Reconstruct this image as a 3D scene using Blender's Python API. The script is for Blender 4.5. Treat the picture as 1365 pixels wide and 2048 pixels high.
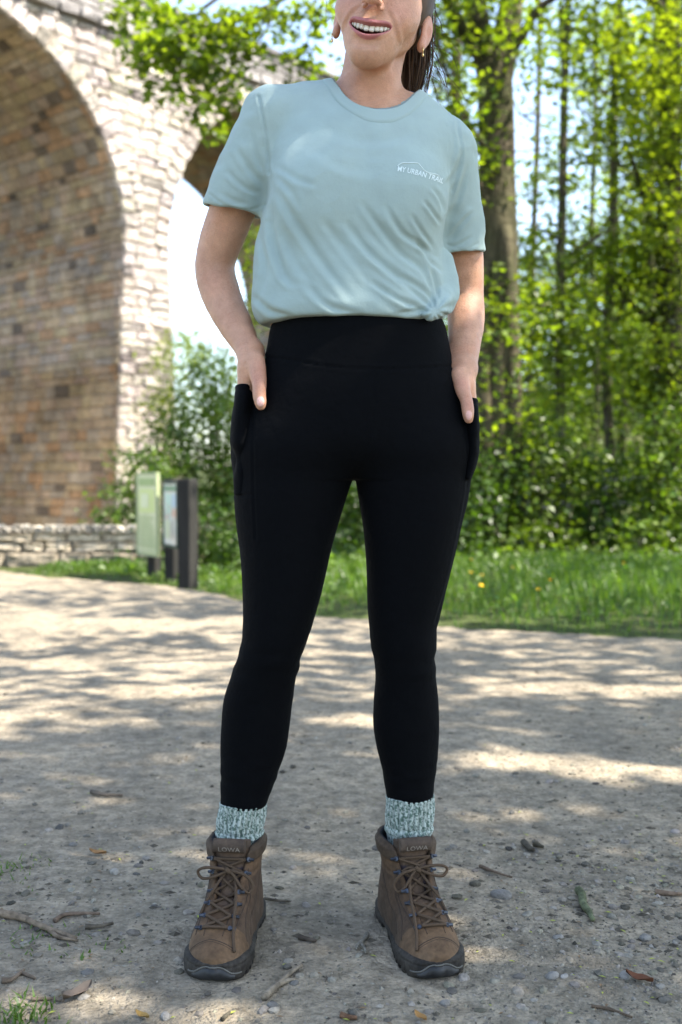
import bpy, bmesh, math, random, os
import numpy as np
from mathutils import Vector, Matrix, Euler
from mathutils.bvhtree import BVHTree

for o in list(bpy.data.objects):
    bpy.data.objects.remove(o)
scene = bpy.context.scene
COL = scene.collection
random.seed(7)
R = math.radians

# ------------------------------------------------------------------ camera
CAM_H, FPX, PITCH = 0.76, 2200.0, math.atan2(64, 2200)
cam_d = bpy.data.cameras.new("camera")
cam = bpy.data.objects.new("camera", cam_d)
COL.objects.link(cam)
cam.location = (0, 0, CAM_H)
cam.rotation_euler = (R(90) - PITCH, 0, 0)
cam_d.sensor_fit = 'HORIZONTAL'
cam_d.sensor_width = 24.0
cam_d.lens = FPX / 1365 * 24.0
cam_d.clip_start, cam_d.clip_end = 0.05, 2000
cam_d.dof.use_dof = True
cam_d.dof.focus_distance = 1.78
cam_d.dof.aperture_fstop = 3.9
scene.camera = cam

# ------------------------------------------------------------------ sky, sun, exposure
SUN_EL = R(51)
SUN_AZ = (0.95, -0.30)                      # towards the sun, in plan
world = bpy.data.worlds.new("World")
scene.world = world
world.use_nodes = True
wn = world.node_tree
sky = wn.nodes.new("ShaderNodeTexSky")
sky.sky_type = 'NISHITA'
sky.sun_disc = False
sky.sun_elevation = SUN_EL
sky.sun_rotation = math.atan2(SUN_AZ[0], SUN_AZ[1])
sky.air_density, sky.dust_density, sky.ozone_density = 1.0, 0.9, 1.6
hs = wn.nodes.new("ShaderNodeHueSaturation")           # pale, slightly hazy spring sky
hs.inputs["Saturation"].default_value = 0.86
wn.links.new(sky.outputs[0], hs.inputs["Color"])
wn.links.new(hs.outputs[0], wn.nodes["Background"].inputs[0])
wn.nodes["Background"].inputs[1].default_value = 0.15
sun_d = bpy.data.lights.new("sun", 'SUN')
sun_d.energy = 5.0
sun_d.angle = R(0.53)
sun_d.color = (1.0, 0.93, 0.83)
sun = bpy.data.objects.new("sun", sun_d)
COL.objects.link(sun)
sd = Vector((SUN_AZ[0], SUN_AZ[1], 0)).normalized() * math.cos(SUN_EL) + Vector((0, 0, math.sin(SUN_EL)))
sun.rotation_euler = sd.to_track_quat('Z', 'Y').to_euler()
sun.location = sd * 60
scene.view_settings.view_transform = 'Standard'
scene.view_settings.look = 'None'
scene.view_settings.gamma = 1.0
scene.view_settings.use_curve_mapping = False
scene.view_settings.exposure = 2.0
scene.render.engine = 'CYCLES'
scene.cycles.max_bounces = 8
scene.cycles.transmission_bounces = 6
scene.cycles.transparent_max_bounces = 6
scene.cycles.caustics_reflective = False
scene.cycles.caustics_refractive = False

# ------------------------------------------------------------------ helpers
_c, _s = math.cos(PITCH), math.sin(PITCH)


def W(x, y, Y):
    """point of the place seen at photo pixel (x, y) standing Y metres in front"""
    dx, dv = (x - 682.5) / FPX, -(y - 1024) / FPX
    dy, dz = _c + _s * dv, -_s + _c * dv
    k = Y / dy
    return np.array((dx * k, Y, CAM_H + dz * k))


def G(x, y, z=0.0):
    """point at height z seen at photo pixel (x, y)"""
    dx, dv = (x - 682.5) / FPX, -(y - 1024) / FPX
    dy, dz = _c + _s * dv, -_s + _c * dv
    k = (z - CAM_H) / dz
    return np.array((dx * k, dy * k, z))


def proj(P):
    P = np.asarray(P, float)
    z = P[..., 2] - CAM_H
    d = P[..., 1] * _c - z * _s
    u = P[..., 1] * _s + z * _c
    return 682.5 + FPX * P[..., 0] / d, 1024 - FPX * u / d, d


def tag(o, label=None, cat=None, group=None, kind=None):
    if label: o['label'] = label
    if cat: o['category'] = cat
    if group: o['group'] = group
    if kind: o['kind'] = kind
    return o


def empty(name, loc=(0, 0, 0), label=None, cat=None, group=None, kind=None):
    o = bpy.data.objects.new(name, None)
    o.location = loc
    o.empty_display_size = 0.1
    COL.objects.link(o)
    return tag(o, label, cat, group, kind)


def link(name, me, parent=None, mat=None):
    o = bpy.data.objects.new(name, me)
    COL.objects.link(o)
    if parent is not None:
        o.parent = parent
        o.matrix_parent_inverse = Matrix.Translation(-Vector(parent.location)) if parent.parent is None else Matrix()
    if mat is not None and len(me.materials) == 0:
        me.materials.append(mat)
    return o


def mesh_np(name, V, F, mat=None, smooth=True, attrs=None):
    """V (n,3), F (m,3) or (m,4) or list of such arrays; attrs {name: (n,3) colours}"""
    me = bpy.data.meshes.new(name)
    V = np.asarray(V, np.float32)
    Fs = [np.asarray(f, np.int32) for f in (F if isinstance(F, list) else [F]) if len(f)]
    nl = sum(f.size for f in Fs)
    npoly = sum(len(f) for f in Fs)
    me.vertices.add(len(V)); me.vertices.foreach_set("co", V.ravel())
    me.loops.add(nl); me.loops.foreach_set("vertex_index", np.concatenate([f.ravel() for f in Fs]))
    me.polygons.add(npoly)
    tot = np.concatenate([np.full(len(f), f.shape[1], np.int32) for f in Fs])
    st = np.concatenate([[0], np.cumsum(tot)[:-1]]).astype(np.int32)
    me.polygons.foreach_set("loop_start", st)
    me.polygons.foreach_set("loop_total", tot)
    me.polygons.foreach_set("use_smooth", np.full(npoly, smooth))
    for k, v in (attrs or {}).items():
        a = me.attributes.new(k, 'FLOAT_COLOR', 'POINT')
        c = np.ones((len(V), 4), np.float32); c[:, :3] = v
        a.data.foreach_set("color", c.ravel())
    me.update(calc_edges=True)
    me.validate()
    if mat: me.materials.append(mat)
    return me


class MB:
    """collects simple pieces into one mesh"""
    def __init__(s): s.V, s.T, s.Q, s.C, s.n = [], [], [], [], 0

    def add(s, V, Q=None, T=None, col=(1, 1, 1)):
        V = np.asarray(V, float).reshape(-1, 3)
        s.V.append(V); s.C.append(np.tile(np.asarray(col, float), (len(V), 1)) if np.ndim(col) == 1 else col)
        if Q is not None and len(Q): s.Q.append(np.asarray(Q, int) + s.n)
        if T is not None and len(T): s.T.append(np.asarray(T, int) + s.n)
        s.n += len(V)

    def box(s, c, size, rot=None, col=(1, 1, 1), bev=0.0):
        c = np.asarray(c, float); h = np.asarray(size, float) / 2
        if bev <= 0:
            P = np.array([[x, y, z] for x in (-1, 1) for y in (-1, 1) for z in (-1, 1)], float) * h
            Q = [(0, 1, 3, 2), (4, 6, 7, 5), (0, 4, 5, 1), (2, 3, 7, 6), (0, 2, 6, 4), (1, 5, 7, 3)]
            T = None
        else:
            bm = bmesh.new(); bmesh.ops.create_cube(bm, size=1)
            for v in bm.verts: v.co = Vector((v.co.x * h[0] * 2, v.co.y * h[1] * 2, v.co.z * h[2] * 2))
            bmesh.ops.bevel(bm, geom=bm.edges[:], offset=bev, segments=1, affect='EDGES')
            bm.verts.index_update()
            P = np.array([v.co[:] for v in bm.verts])
            Q = [[v.index for v in f.verts] for f in bm.faces if len(f.verts) == 4]
            T = [[v.index for v in f.verts] for f in bm.faces if len(f.verts) == 3]
            bm.free()
        if rot is not None: P = P @ np.asarray(rot).T
        s.add(P + c, Q, T, col)

    def tube(s, pts, rad, n=6, col=(1, 1, 1), cap=True, flat=None):
        pts = np.asarray(pts, float); m = len(pts)
        rad = np.full(m, rad) if np.ndim(rad) == 0 else np.asarray(rad, float)
        t = np.gradient(pts, axis=0); t /= np.linalg.norm(t, axis=1)[:, None] + 1e-12
        ref = np.array((0, 0, 1.)) if abs(t[0, 2]) < .9 else np.array((1., 0, 0))
        a = np.cross(t[0], ref); a /= np.linalg.norm(a)
        A = []
        for i in range(m):
            a = a - t[i] * np.dot(a, t[i]); a /= np.linalg.norm(a) + 1e-12; A.append(a)
        A = np.array(A); B = np.cross(t, A)
        th = np.linspace(0, 2 * np.pi, n, endpoint=False)
        V = pts[:, None] + rad[:, None, None] * (np.cos(th)[None, :, None] * A[:, None] + np.sin(th)[None, :, None] * B[:, None])
        V = V.reshape(-1, 3)
        i = np.arange(m - 1)[:, None] * n; j = np.arange(n)[None]
        Q = np.stack([i + j, i + (j + 1) % n, i + n + (j + 1) % n, i + n + j], -1).reshape(-1, 4)
        T = None
        if cap:
            T = [(0, k + 1, k) for k in range(1, n - 1)] + [((m - 1) * n, (m - 1) * n + k, (m - 1) * n + k + 1) for k in range(1, n - 1)]
        s.add(V, Q, T, col)

    def mesh(s, name, mat=None, smooth=False, attr=None):
        F = []
        if s.Q: F.append(np.concatenate(s.Q))
        if s.T: F.append(np.concatenate(s.T))
        return mesh_np(name, np.concatenate(s.V), F, mat, smooth, {attr: np.concatenate(s.C)} if attr else None)


def spline(pts, n):
    """Catmull-Rom through pts, n samples"""
    P = np.asarray(pts, float)
    P = np.vstack([2 * P[0] - P[1], P, 2 * P[-1] - P[-2]])
    t = np.linspace(0, len(P) - 3 - 1e-6, n); i = t.astype(int); f = (t - i)[:, None]
    a, b, c, d = P[i], P[i + 1], P[i + 2], P[i + 3]
    return .5 * (2 * b + (c - a) * f + (2 * a - 5 * b + 4 * c - d) * f ** 2 + (3 * b - a - 3 * c + d) * f ** 3)


def cubic(xq, x, y):
    """monotone-ish cubic interpolation of columns y over x (x ascending)"""
    x = np.asarray(x, float); y = np.asarray(y, float)
    if y.ndim == 1: y = y[:, None]
    h = np.diff(x)[:, None]; dl = np.diff(y, axis=0) / h
    m = np.empty_like(y); m[0], m[-1] = dl[0], dl[-1]
    m[1:-1] = (dl[:-1] * h[1:] + dl[1:] * h[:-1]) / (h[1:] + h[:-1])
    xq = np.clip(np.asarray(xq, float), x[0], x[-1])
    i = np.clip(np.searchsorted(x, xq) - 1, 0, len(x) - 2)
    t = ((xq - x[i]) / h[i, 0])[..., None]; H = h[i]
    return ((2 * t ** 3 - 3 * t ** 2 + 1) * y[i] + (t ** 3 - 2 * t ** 2 + t) * H * m[i]
            + (-2 * t ** 3 + 3 * t ** 2) * y[i + 1] + (t ** 3 - t ** 2) * H * m[i + 1])


def vnoise(P, freq, seed=0):
    """cheap smooth value noise in -1..1 for points (n,3)"""
    P = np.asarray(P, float) * freq + seed * 17.31
    i = np.floor(P).astype(np.int64); f = P - i; f = f * f * (3 - 2 * f)
    def h(a):
        n = (a[..., 0] * 374761393 + a[..., 1] * 668265263 + a[..., 2] * 2147483647 + seed * 974711) & 0xffffffff
        n = ((n ^ (n >> 13)) * 1274126177) & 0xffffffff
        return ((n ^ (n >> 16)) & 0xffff) / 32767.5 - 1
    r = 0
    for dx in (0, 1):
        for dy in (0, 1):
            for dz in (0, 1):
                w = (f[..., 0] if dx else 1 - f[..., 0]) * (f[..., 1] if dy else 1 - f[..., 1]) * (f[..., 2] if dz else 1 - f[..., 2])
                r = r + w * h(i + np.array((dx, dy, dz)))
    return r


# ------------------------------------------------------------------ implicit modelling
def smin(a, b, k):
    if k <= 0: return np.minimum(a, b)
    h = np.clip(.5 + .5 * (b - a) / k, 0, 1)
    return b * (1 - h) + a * h - k * h * (1 - h)


class Field:
    def __init__(s, xs, ys, zs):
        s.ax = [np.asarray(a, np.float32) for a in (xs, ys, zs)]
        s.v = np.full([len(a) for a in s.ax], 1.0, np.float32)

    def _sl(s, lo, hi):
        sl, g = [], []
        for d in range(3):
            i0 = max(0, np.searchsorted(s.ax[d], lo[d]) - 1); i1 = min(len(s.ax[d]), np.searchsorted(s.ax[d], hi[d]) + 1)
            sl.append(slice(i0, max(i0, i1)))
            shp = [1, 1, 1]; shp[d] = -1
            g.append(s.ax[d][sl[d]].reshape(shp))
        return tuple(sl), g

    def add(s, fn, lo, hi, k=0.0, sub=False):
        lo = np.asarray(lo) - k - .006; hi = np.asarray(hi) + k + .006
        sl, g = s._sl(lo, hi)
        if min(x.stop - x.start for x in sl) <= 0: return
        d = fn(*g).astype(np.float32)
        cur = s.v[sl]
        s.v[sl] = -smin(-cur, d, k) if sub else smin(cur, d, k)

    def cone(s, a, b, ra, rb, k=0.0, sub=False):
        a = np.asarray(a, float); b = np.asarray(b, float); ab = b - a; L2 = float(ab @ ab) + 1e-12
        m = max(ra, rb)
        def fn(x, y, z):
            px, py, pz = x - a[0], y - a[1], z - a[2]
            t = np.clip((px * ab[0] + py * ab[1] + pz * ab[2]) / L2, 0, 1)
            return np.sqrt((px - t * ab[0]) ** 2 + (py - t * ab[1]) ** 2 + (pz - t * ab[2]) ** 2) - (ra + (rb - ra) * t)
        s.add(fn, np.minimum(a, b) - m, np.maximum(a, b) + m, k, sub)

    def chain(s, pts, rad, k=0.0, n=None, sub=False):
        P = np.asarray(pts, float); r = np.asarray(rad, float)
        if n:
            Q = spline(np.column_stack([P, r]), n); P, r = Q[:, :3], Q[:, 3]
        seg = Field.__new__(Field)
        lo = (P - r[:, None]).min(0); hi = (P + r[:, None]).max(0)
        def fn(x, y, z):
            best = None
            for i in range(len(P) - 1):
                a, ab = P[i], P[i + 1] - P[i]; L2 = float(ab @ ab) + 1e-12
                px, py, pz = x - a[0], y - a[1], z - a[2]
                t = np.clip((px * ab[0] + py * ab[1] + pz * ab[2]) / L2, 0, 1)
                d = np.sqrt((px - t * ab[0]) ** 2 + (py - t * ab[1]) ** 2 + (pz - t * ab[2]) ** 2) - (r[i] + (r[i + 1] - r[i]) * t)
                best = d if best is None else np.minimum(best, d)
            return best
        s.add(fn, lo, hi, k, sub)

    def ell(s, c, r, M=None, k=0.0, sub=False):
        """ellipsoid; M 3x3 columns are its axes"""
        c = np.asarray(c, float); r = np.asarray(r, float); M = np.eye(3) if M is None else np.asarray(M)
        ext = np.sqrt(((M * r) ** 2).sum(1)); mr = r.min()
        def fn(x, y, z):
            px, py, pz = x - c[0], y - c[1], z - c[2]
            q = 0; q2 = 0
            for i in range(3):
                e = M[0, i] * px + M[1, i] * py + M[2, i] * pz
                q = q + (e / r[i]) ** 2; q2 = q2 + (e / r[i] ** 2) ** 2
            k0 = np.sqrt(q); k1 = np.sqrt(q2)
            return k0 * (k0 - 1) / np.maximum(k1, 1e-6)
        s.add(fn, c - ext, c + ext, k, sub)

    def loft(s, rows, k=0.0, sub=False, grow=0.0, n=2.0, zlim=None, capk=0.012):
        """rows: (z, cx, cy, a, bf, bb) stacked ellipses; bf front (-y), bb back"""
        A = np.array(sorted(rows), float)
        z0, z1 = (A[0, 0], A[-1, 0]) if zlim is None else zlim
        am = A[:, 3].max() + grow; bm_ = max(A[:, 4].max(), A[:, 5].max()) + grow
        lo = (A[:, 1].min() - am, A[:, 2].min() - bm_, z0); hi = (A[:, 1].max() + am, A[:, 2].max() + bm_, z1)
        def fn(x, y, z):
            q = cubic(z.ravel(), A[:, 0], A[:, 1:])
            cx, cy, a, bf, bb = [q[:, i].reshape(1, 1, -1) for i in range(5)]
            a = a + grow
            dy = y - cy
            b = np.where(dy < 0, bf, bb) + grow
            r = (np.abs((x - cx) / a) ** n + np.abs(dy / b) ** n) ** (1 / n)
            d = (r - 1) * np.minimum(a, b)
            if zlim is not None or True:
                cap = np.maximum(z0 - z, z - z1)
                d = -smin(-d, -cap, capk)
            return d
        s.add(fn, lo, hi, k, sub)

    def mesh(s):
        v = s.v; xs, ys, zs = s.ax
        sg = v < 0
        c = np.zeros(tuple(n - 1 for n in v.shape), np.uint8)
        offs = [(a, b, d) for a in (0, 1) for b in (0, 1) for d in (0, 1)]
        for a, b, d in offs:
            c += sg[a:v.shape[0] - 1 + a, b:v.shape[1] - 1 + b, d:v.shape[2] - 1 + d]
        mixed = (c > 0) & (c < 8)
        I, J, K = np.nonzero(mixed)
        idx = np.full(c.shape, -1, np.int32); idx[I, J, K] = np.arange(len(I))
        acc = np.zeros((len(I), 3)); cnt = np.zeros(len(I))
        for (p, q) in [(p, q) for p in offs for q in offs if sum(q) - sum(p) == 1 and all(q[t] >= p[t] for t in range(3))]:
            va = v[I + p[0], J + p[1], K + p[2]]; vb = v[I + q[0], J + q[1], K + q[2]]
            m = (va < 0) != (vb < 0)
            t = np.where(m, va / np.where(m, va - vb, 1), 0)
            for d, (ax, ix) in enumerate(((xs, I), (ys, J), (zs, K))):
                a0 = ax[ix + p[d]]; a1 = ax[ix + q[d]]
                acc[:, d] += np.where(m, a0 + (a1 - a0) * t, 0)
            cnt += m
        V = acc / cnt[:, None]
        F = []
        for d in range(3):
            n = list(v.shape); sl0 = [slice(1, n[t] - 1) for t in range(3)]; sl1 = list(sl0)
            sl0[d] = slice(0, n[d] - 1); sl1[d] = slice(1, n[d])
            a = sg[tuple(sl0)]; b = sg[tuple(sl1)]
            P = np.array(np.nonzero(a != b))
            for t in range(3):
                if t != d: P[t] += 1
            e, f = [t for t in range(3) if t != d]
            def cell(de, df):
                Q = P.copy(); Q[e] -= de; Q[f] -= df
                return idx[Q[0], Q[1], Q[2]]
            q = np.stack([cell(1, 1), cell(0, 1), cell(0, 0), cell(1, 0)], -1)
            ins = sg[P[0], P[1], P[2]]
            flip = ins if d != 1 else ~ins
            q[~flip] = q[~flip][:, ::-1]
            F.append(q)
        F = np.concatenate(F)
        F = F[(F >= 0).all(1)]
        return V, F


def normals(V, F):
    n = np.cross(V[F[:, 2]] - V[F[:, 0]], V[F[:, 3]] - V[F[:, 1]])
    N = np.zeros_like(V)
    for i in range(4): np.add.at(N, F[:, i], n)
    return N / (np.linalg.norm(N, axis=1)[:, None] + 1e-12)


def bvh(V, F):
    return BVHTree.FromPolygons([tuple(v) for v in V], [tuple(int(i) for i in f) for f in F])


# ------------------------------------------------------------------ materials
def mat(name, base=(.5, .5, .5), rough=.8, spec=.3, attr=None, objcol=False, noise=None, bump=None, metal=0.0, sss=0.0, sheen=0.0, coat=0.0):
    """noise: list of (scale, detail, lo colour multiplier, hi colour multiplier [, stretch]); bump: list of (scale, detail, distance)"""
    m = bpy.data.materials.new(name); m.use_nodes = True
    nt = m.node_tree; N, L = nt.nodes, nt.links
    p = N["Principled BSDF"]
    p.inputs["Roughness"].default_value = rough
    p.inputs["Specular IOR Level"].default_value = spec
    p.inputs["Metallic"].default_value = metal
    if sheen: p.inputs["Sheen Weight"].default_value = sheen
    if coat: p.inputs["Coat Weight"].default_value = coat
    if sss:
        p.inputs["Subsurface Weight"].default_value = sss
        p.inputs["Subsurface Radius"].default_value = (.012, .004, .002)
        p.inputs["Subsurface Scale"].default_value = 1.0
    tc = N.new("ShaderNodeTexCoord")
    if attr:
        a = N.new("ShaderNodeAttribute"); a.attribute_name = attr; col = a.outputs["Color"]
    elif objcol:
        a = N.new("ShaderNodeObjectInfo"); col = a.outputs["Color"]
    else:
        a = N.new("ShaderNodeRGB"); a.outputs[0].default_value = (*base, 1); col = a.outputs[0]
    geo = N.new("ShaderNodeNewGeometry")
    for nz in noise or []:
        sc, det, lo, hi = nz[:4]
        mp = N.new("ShaderNodeMapping"); L.new(geo.outputs["Position"], mp.inputs[0])
        if len(nz) > 4: mp.inputs["Scale"].default_value = nz[4]
        t = N.new("ShaderNodeTexNoise"); t.inputs["Scale"].default_value = sc; t.inputs["Detail"].default_value = det
        L.new(mp.outputs[0], t.inputs["Vector"])
        r = N.new("ShaderNodeValToRGB")
        r.color_ramp.elements[0].position, r.color_ramp.elements[1].position = .32, .68
        r.color_ramp.elements[0].color = (*lo, 1) if np.ndim(lo) else (lo, lo, lo, 1)
        r.color_ramp.elements[1].color = (*hi, 1) if np.ndim(hi) else (hi, hi, hi, 1)
        L.new(t.outputs[0], r.inputs[0])
        mx = N.new("ShaderNodeMix"); mx.data_type = 'RGBA'; mx.blend_type = 'MULTIPLY'; mx.inputs[0].default_value = 1
        L.new(col, mx.inputs[6]); L.new(r.outputs[0], mx.inputs[7]); col = mx.outputs[2]
    L.new(col, p.inputs["Base Color"])
    nrm = None
    for sc, det, dist in bump or []:
        t = N.new("ShaderNodeTexNoise"); t.inputs["Scale"].default_value = sc; t.inputs["Detail"].default_value = det
        L.new(geo.outputs["Position"], t.inputs["Vector"])
        b = N.new("ShaderNodeBump"); b.inputs["Distance"].default_value = dist
        L.new(t.outputs[0], b.inputs["Height"])
        if nrm: L.new(nrm, b.inputs["Normal"])
        nrm = b.outputs[0]
    if nrm: L.new(nrm, p.inputs["Normal"])
    return m


def leaf_mat(name, trans=0.5, tint=(1.9, 1.75, .55), gloss=.06, rough=.38):
    m = bpy.data.materials.new(name); m.use_nodes = True
    nt = m.node_tree; N, L = nt.nodes, nt.links
    N.remove(N["Principled BSDF"])
    a = N.new("ShaderNodeAttribute"); a.attribute_name = "tint"
    d = N.new("ShaderNodeBsdfDiffuse"); L.new(a.outputs[0], d.inputs[0])
    t = N.new("ShaderNodeBsdfTranslucent")
    mx = N.new("ShaderNodeMix"); mx.data_type = 'RGBA'; mx.blend_type = 'MULTIPLY'; mx.inputs[0].default_value = 1
    mx.inputs[7].default_value = (*tint, 1); L.new(a.outputs[0], mx.inputs[6]); L.new(mx.outputs[2], t.inputs[0])
    s1 = N.new("ShaderNodeMixShader"); s1.inputs[0].default_value = trans
    L.new(d.outputs[0], s1.inputs[1]); L.new(t.outputs[0], s1.inputs[2])
    g = N.new("ShaderNodeBsdfGlossy"); g.inputs["Roughness"].default_value = rough
    s2 = N.new("ShaderNodeMixShader"); s2.inputs[0].default_value = gloss
    L.new(s1.outputs[0], s2.inputs[1]); L.new(g.outputs[0], s2.inputs[2])
    L.new(s2.outputs[0], N["Material Output"].inputs[0])
    return m
# ================================================================== THE PERSON
def rowsP(tab):
    """(y px, left px, right px, front half depth, back half depth, Y) -> loft rows"""
    out = []
    for y, xl, xr, bf, bb, Yc in tab:
        a, b = W(xl, y, Yc), W(xr, y, Yc)
        out.append((a[2], (a[0] + b[0]) / 2, Yc, (b[0] - a[0]) / 2, bf, bb))
    return out


PELVIS = rowsP([(590, 552, 884, .098, .095, 1.865), (650, 543, 890, .104, .10, 1.865), (700, 535, 899, .107, .106, 1.865), (735, 526, 906, .110, .112, 1.865),
                (780, 508, 920, .115, .122, 1.865), (840, 487, 934, .117, .13, 1.865), (900, 474, 943, .112, .128, 1.865), (950, 474, 938, .10, .11, 1.865)])
LEG_A = rowsP([(790, 530, 690, .060, .07, 1.862), (860, 488, 712, .094, .10, 1.862), (900, 473, 722, .102, .11, 1.862), (950, 469, 708, .099, .104, 1.862), (1000, 469, 692, .095, .098, 1.86), (1050, 473, 677, .090, .092, 1.858),
               (1100, 480, 663, .085, .086, 1.856), (1150, 484, 652, .079, .08, 1.854), (1200, 486, 640, .073, .073, 1.852), (1250, 486, 625, .067, .064, 1.850),
               (1290, 482, 612, .063, .058, 1.850), (1340, 466, 597, .058, .060, 1.855), (1400, 448, 586, .054, .068, 1.862), (1450, 443, 580, .052, .069, 1.866),
               (1500, 441, 572, .048, .064, 1.868), (1550, 442, 555, .044, .054, 1.868), (1612, 441, 532, .040, .042, 1.866)])
LEG_B = rowsP([(790, 735, 895, .060, .07, 1.862), (860, 715, 938, .094, .10, 1.862), (900, 708, 946, .102, .11, 1.862), (950, 711, 942, .099, .104, 1.862), (1000, 718, 935, .095, .098, 1.86), (1050, 726, 924, .090, .092, 1.858),
               (1100, 731, 913, .085, .086, 1.858), (1150, 734, 901, .079, .08, 1.858), (1200, 735, 888, .073, .073, 1.858), (1250, 738, 876, .067, .064, 1.858),
               (1290, 743, 872, .063, .058, 1.858), (1350, 751, 872, .058, .060, 1.862), (1400, 748, 877, .054, .068, 1.866), (1450, 747, 879, .052, .069, 1.868),
               (1500, 755, 877, .048, .064, 1.87), (1550, 767, 872, .044, .054, 1.87), (1598, 774, 866, .040, .042, 1.87)])
TORSO = rowsP([(178, 650, 830, .022, .03, 1.875), (198, 595, 860, .050, .055, 1.875), (222, 565, 885, .068, .075, 1.874), (255, 545, 905, .086, .09, 1.872), (300, 533, 914, .104, .10, 1.87), (350, 532, 905, .116, .105, 1.868),
               (400, 534, 892, .120, .105, 1.866), (440, 524, 885, .117, .105, 1.866), (500, 510, 886, .112, .105, 1.866), (560, 505, 894, .114, .108, 1.866),
               (600, 504, 894, .117, .11, 1.866), (630, 508, 890, .119, .11, 1.866), (650, 520, 880, .116, .108, 1.866)])
SH_A, EL_A, WR_A = W(543, 240, 1.868), W(428, 530, 1.93), W(500, 702, 1.838)
SH_B, EL_B, WR_B = W(893, 306, 1.872), W(928, 588, 1.945), W(929, 738, 1.843)
ARM_A = [(W(540, 256, 1.868), .038), (W(486, 370, 1.89), .0385), (W(452, 455, 1.915), .0385), (W(430, 528, 1.93), .0345), (W(440, 582, 1.92), .0345), (W(464, 640, 1.885), .0285), (W(487, 682, 1.853), .0228), (WR_A, .0205)]
ARM_B = [(W(890, 322, 1.872), .036), (W(915, 420, 1.90), .0375), (W(925, 520, 1.93), .037), (W(931, 588, 1.945), .0325), (W(933, 640, 1.925), .0320), (W(931, 690, 1.885), .0262), (WR_B, .0205)]

# ---- head frame (x: to the viewer's right, v: up, w: towards the viewer)
def rot3(ax, a):
    return np.array(Matrix.Rotation(a, 3, ax))
HB = np.array([[1, 0, 0], [0, 0, -1], [0, 1, 0]], float)          # columns ex, ev, ew
HM = rot3('Y', R(12)) @ rot3('Z', R(-8)) @ rot3('X', R(-3)) @ HB
HC = W(744, 18, 1.745) - HM @ np.array((0, -.030, .100))
H = lambda x, v, w: HC + HM @ np.array((x, v, w), float)


def hloc(x, y, z):
    dx, dy, dz = x - HC[0], y - HC[1], z - HC[2]
    return [HM[0, i] * dx + HM[1, i] * dy + HM[2, i] * dz for i in range(3)]


def seg_axis(*pieces):
    return np.concatenate([np.arange(a, b - 1e-9, st) for a, b, st in pieces])


def polydist(px, py, poly):
    """signed distance (px units) to a polyline and its position 0..1"""
    P = np.asarray(poly, float); best = np.full(len(px), 1e9); sg = np.zeros(len(px)); tt = np.zeros(len(px))
    Ls = np.concatenate([[0], np.cumsum(np.hypot(*np.diff(P, axis=0).T))])
    for i in range(len(P) - 1):
        a, b = P[i], P[i + 1]; ab = b - a; L2 = ab @ ab
        t = np.clip(((px - a[0]) * ab[0] + (py - a[1]) * ab[1]) / L2, 0, 1)
        dx, dy = px - a[0] - t * ab[0], py - a[1] - t * ab[1]
        d = np.hypot(dx, dy); m = d < best
        best[m] = d[m]; sg[m] = np.sign(ab[0] * dy - ab[1] * dx)[m]; tt[m] = ((Ls[i] + t * math.sqrt(L2)) / Ls[-1])[m]
    return best, sg, tt


def smile(x):                                                      # height of the mouth line over x
    return -.0615 + .0140 * (np.abs(x) / .0335) ** 1.8
MW = lambda x: .0955 - 10.5 * x * x                                # depth of the lips over x


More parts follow.
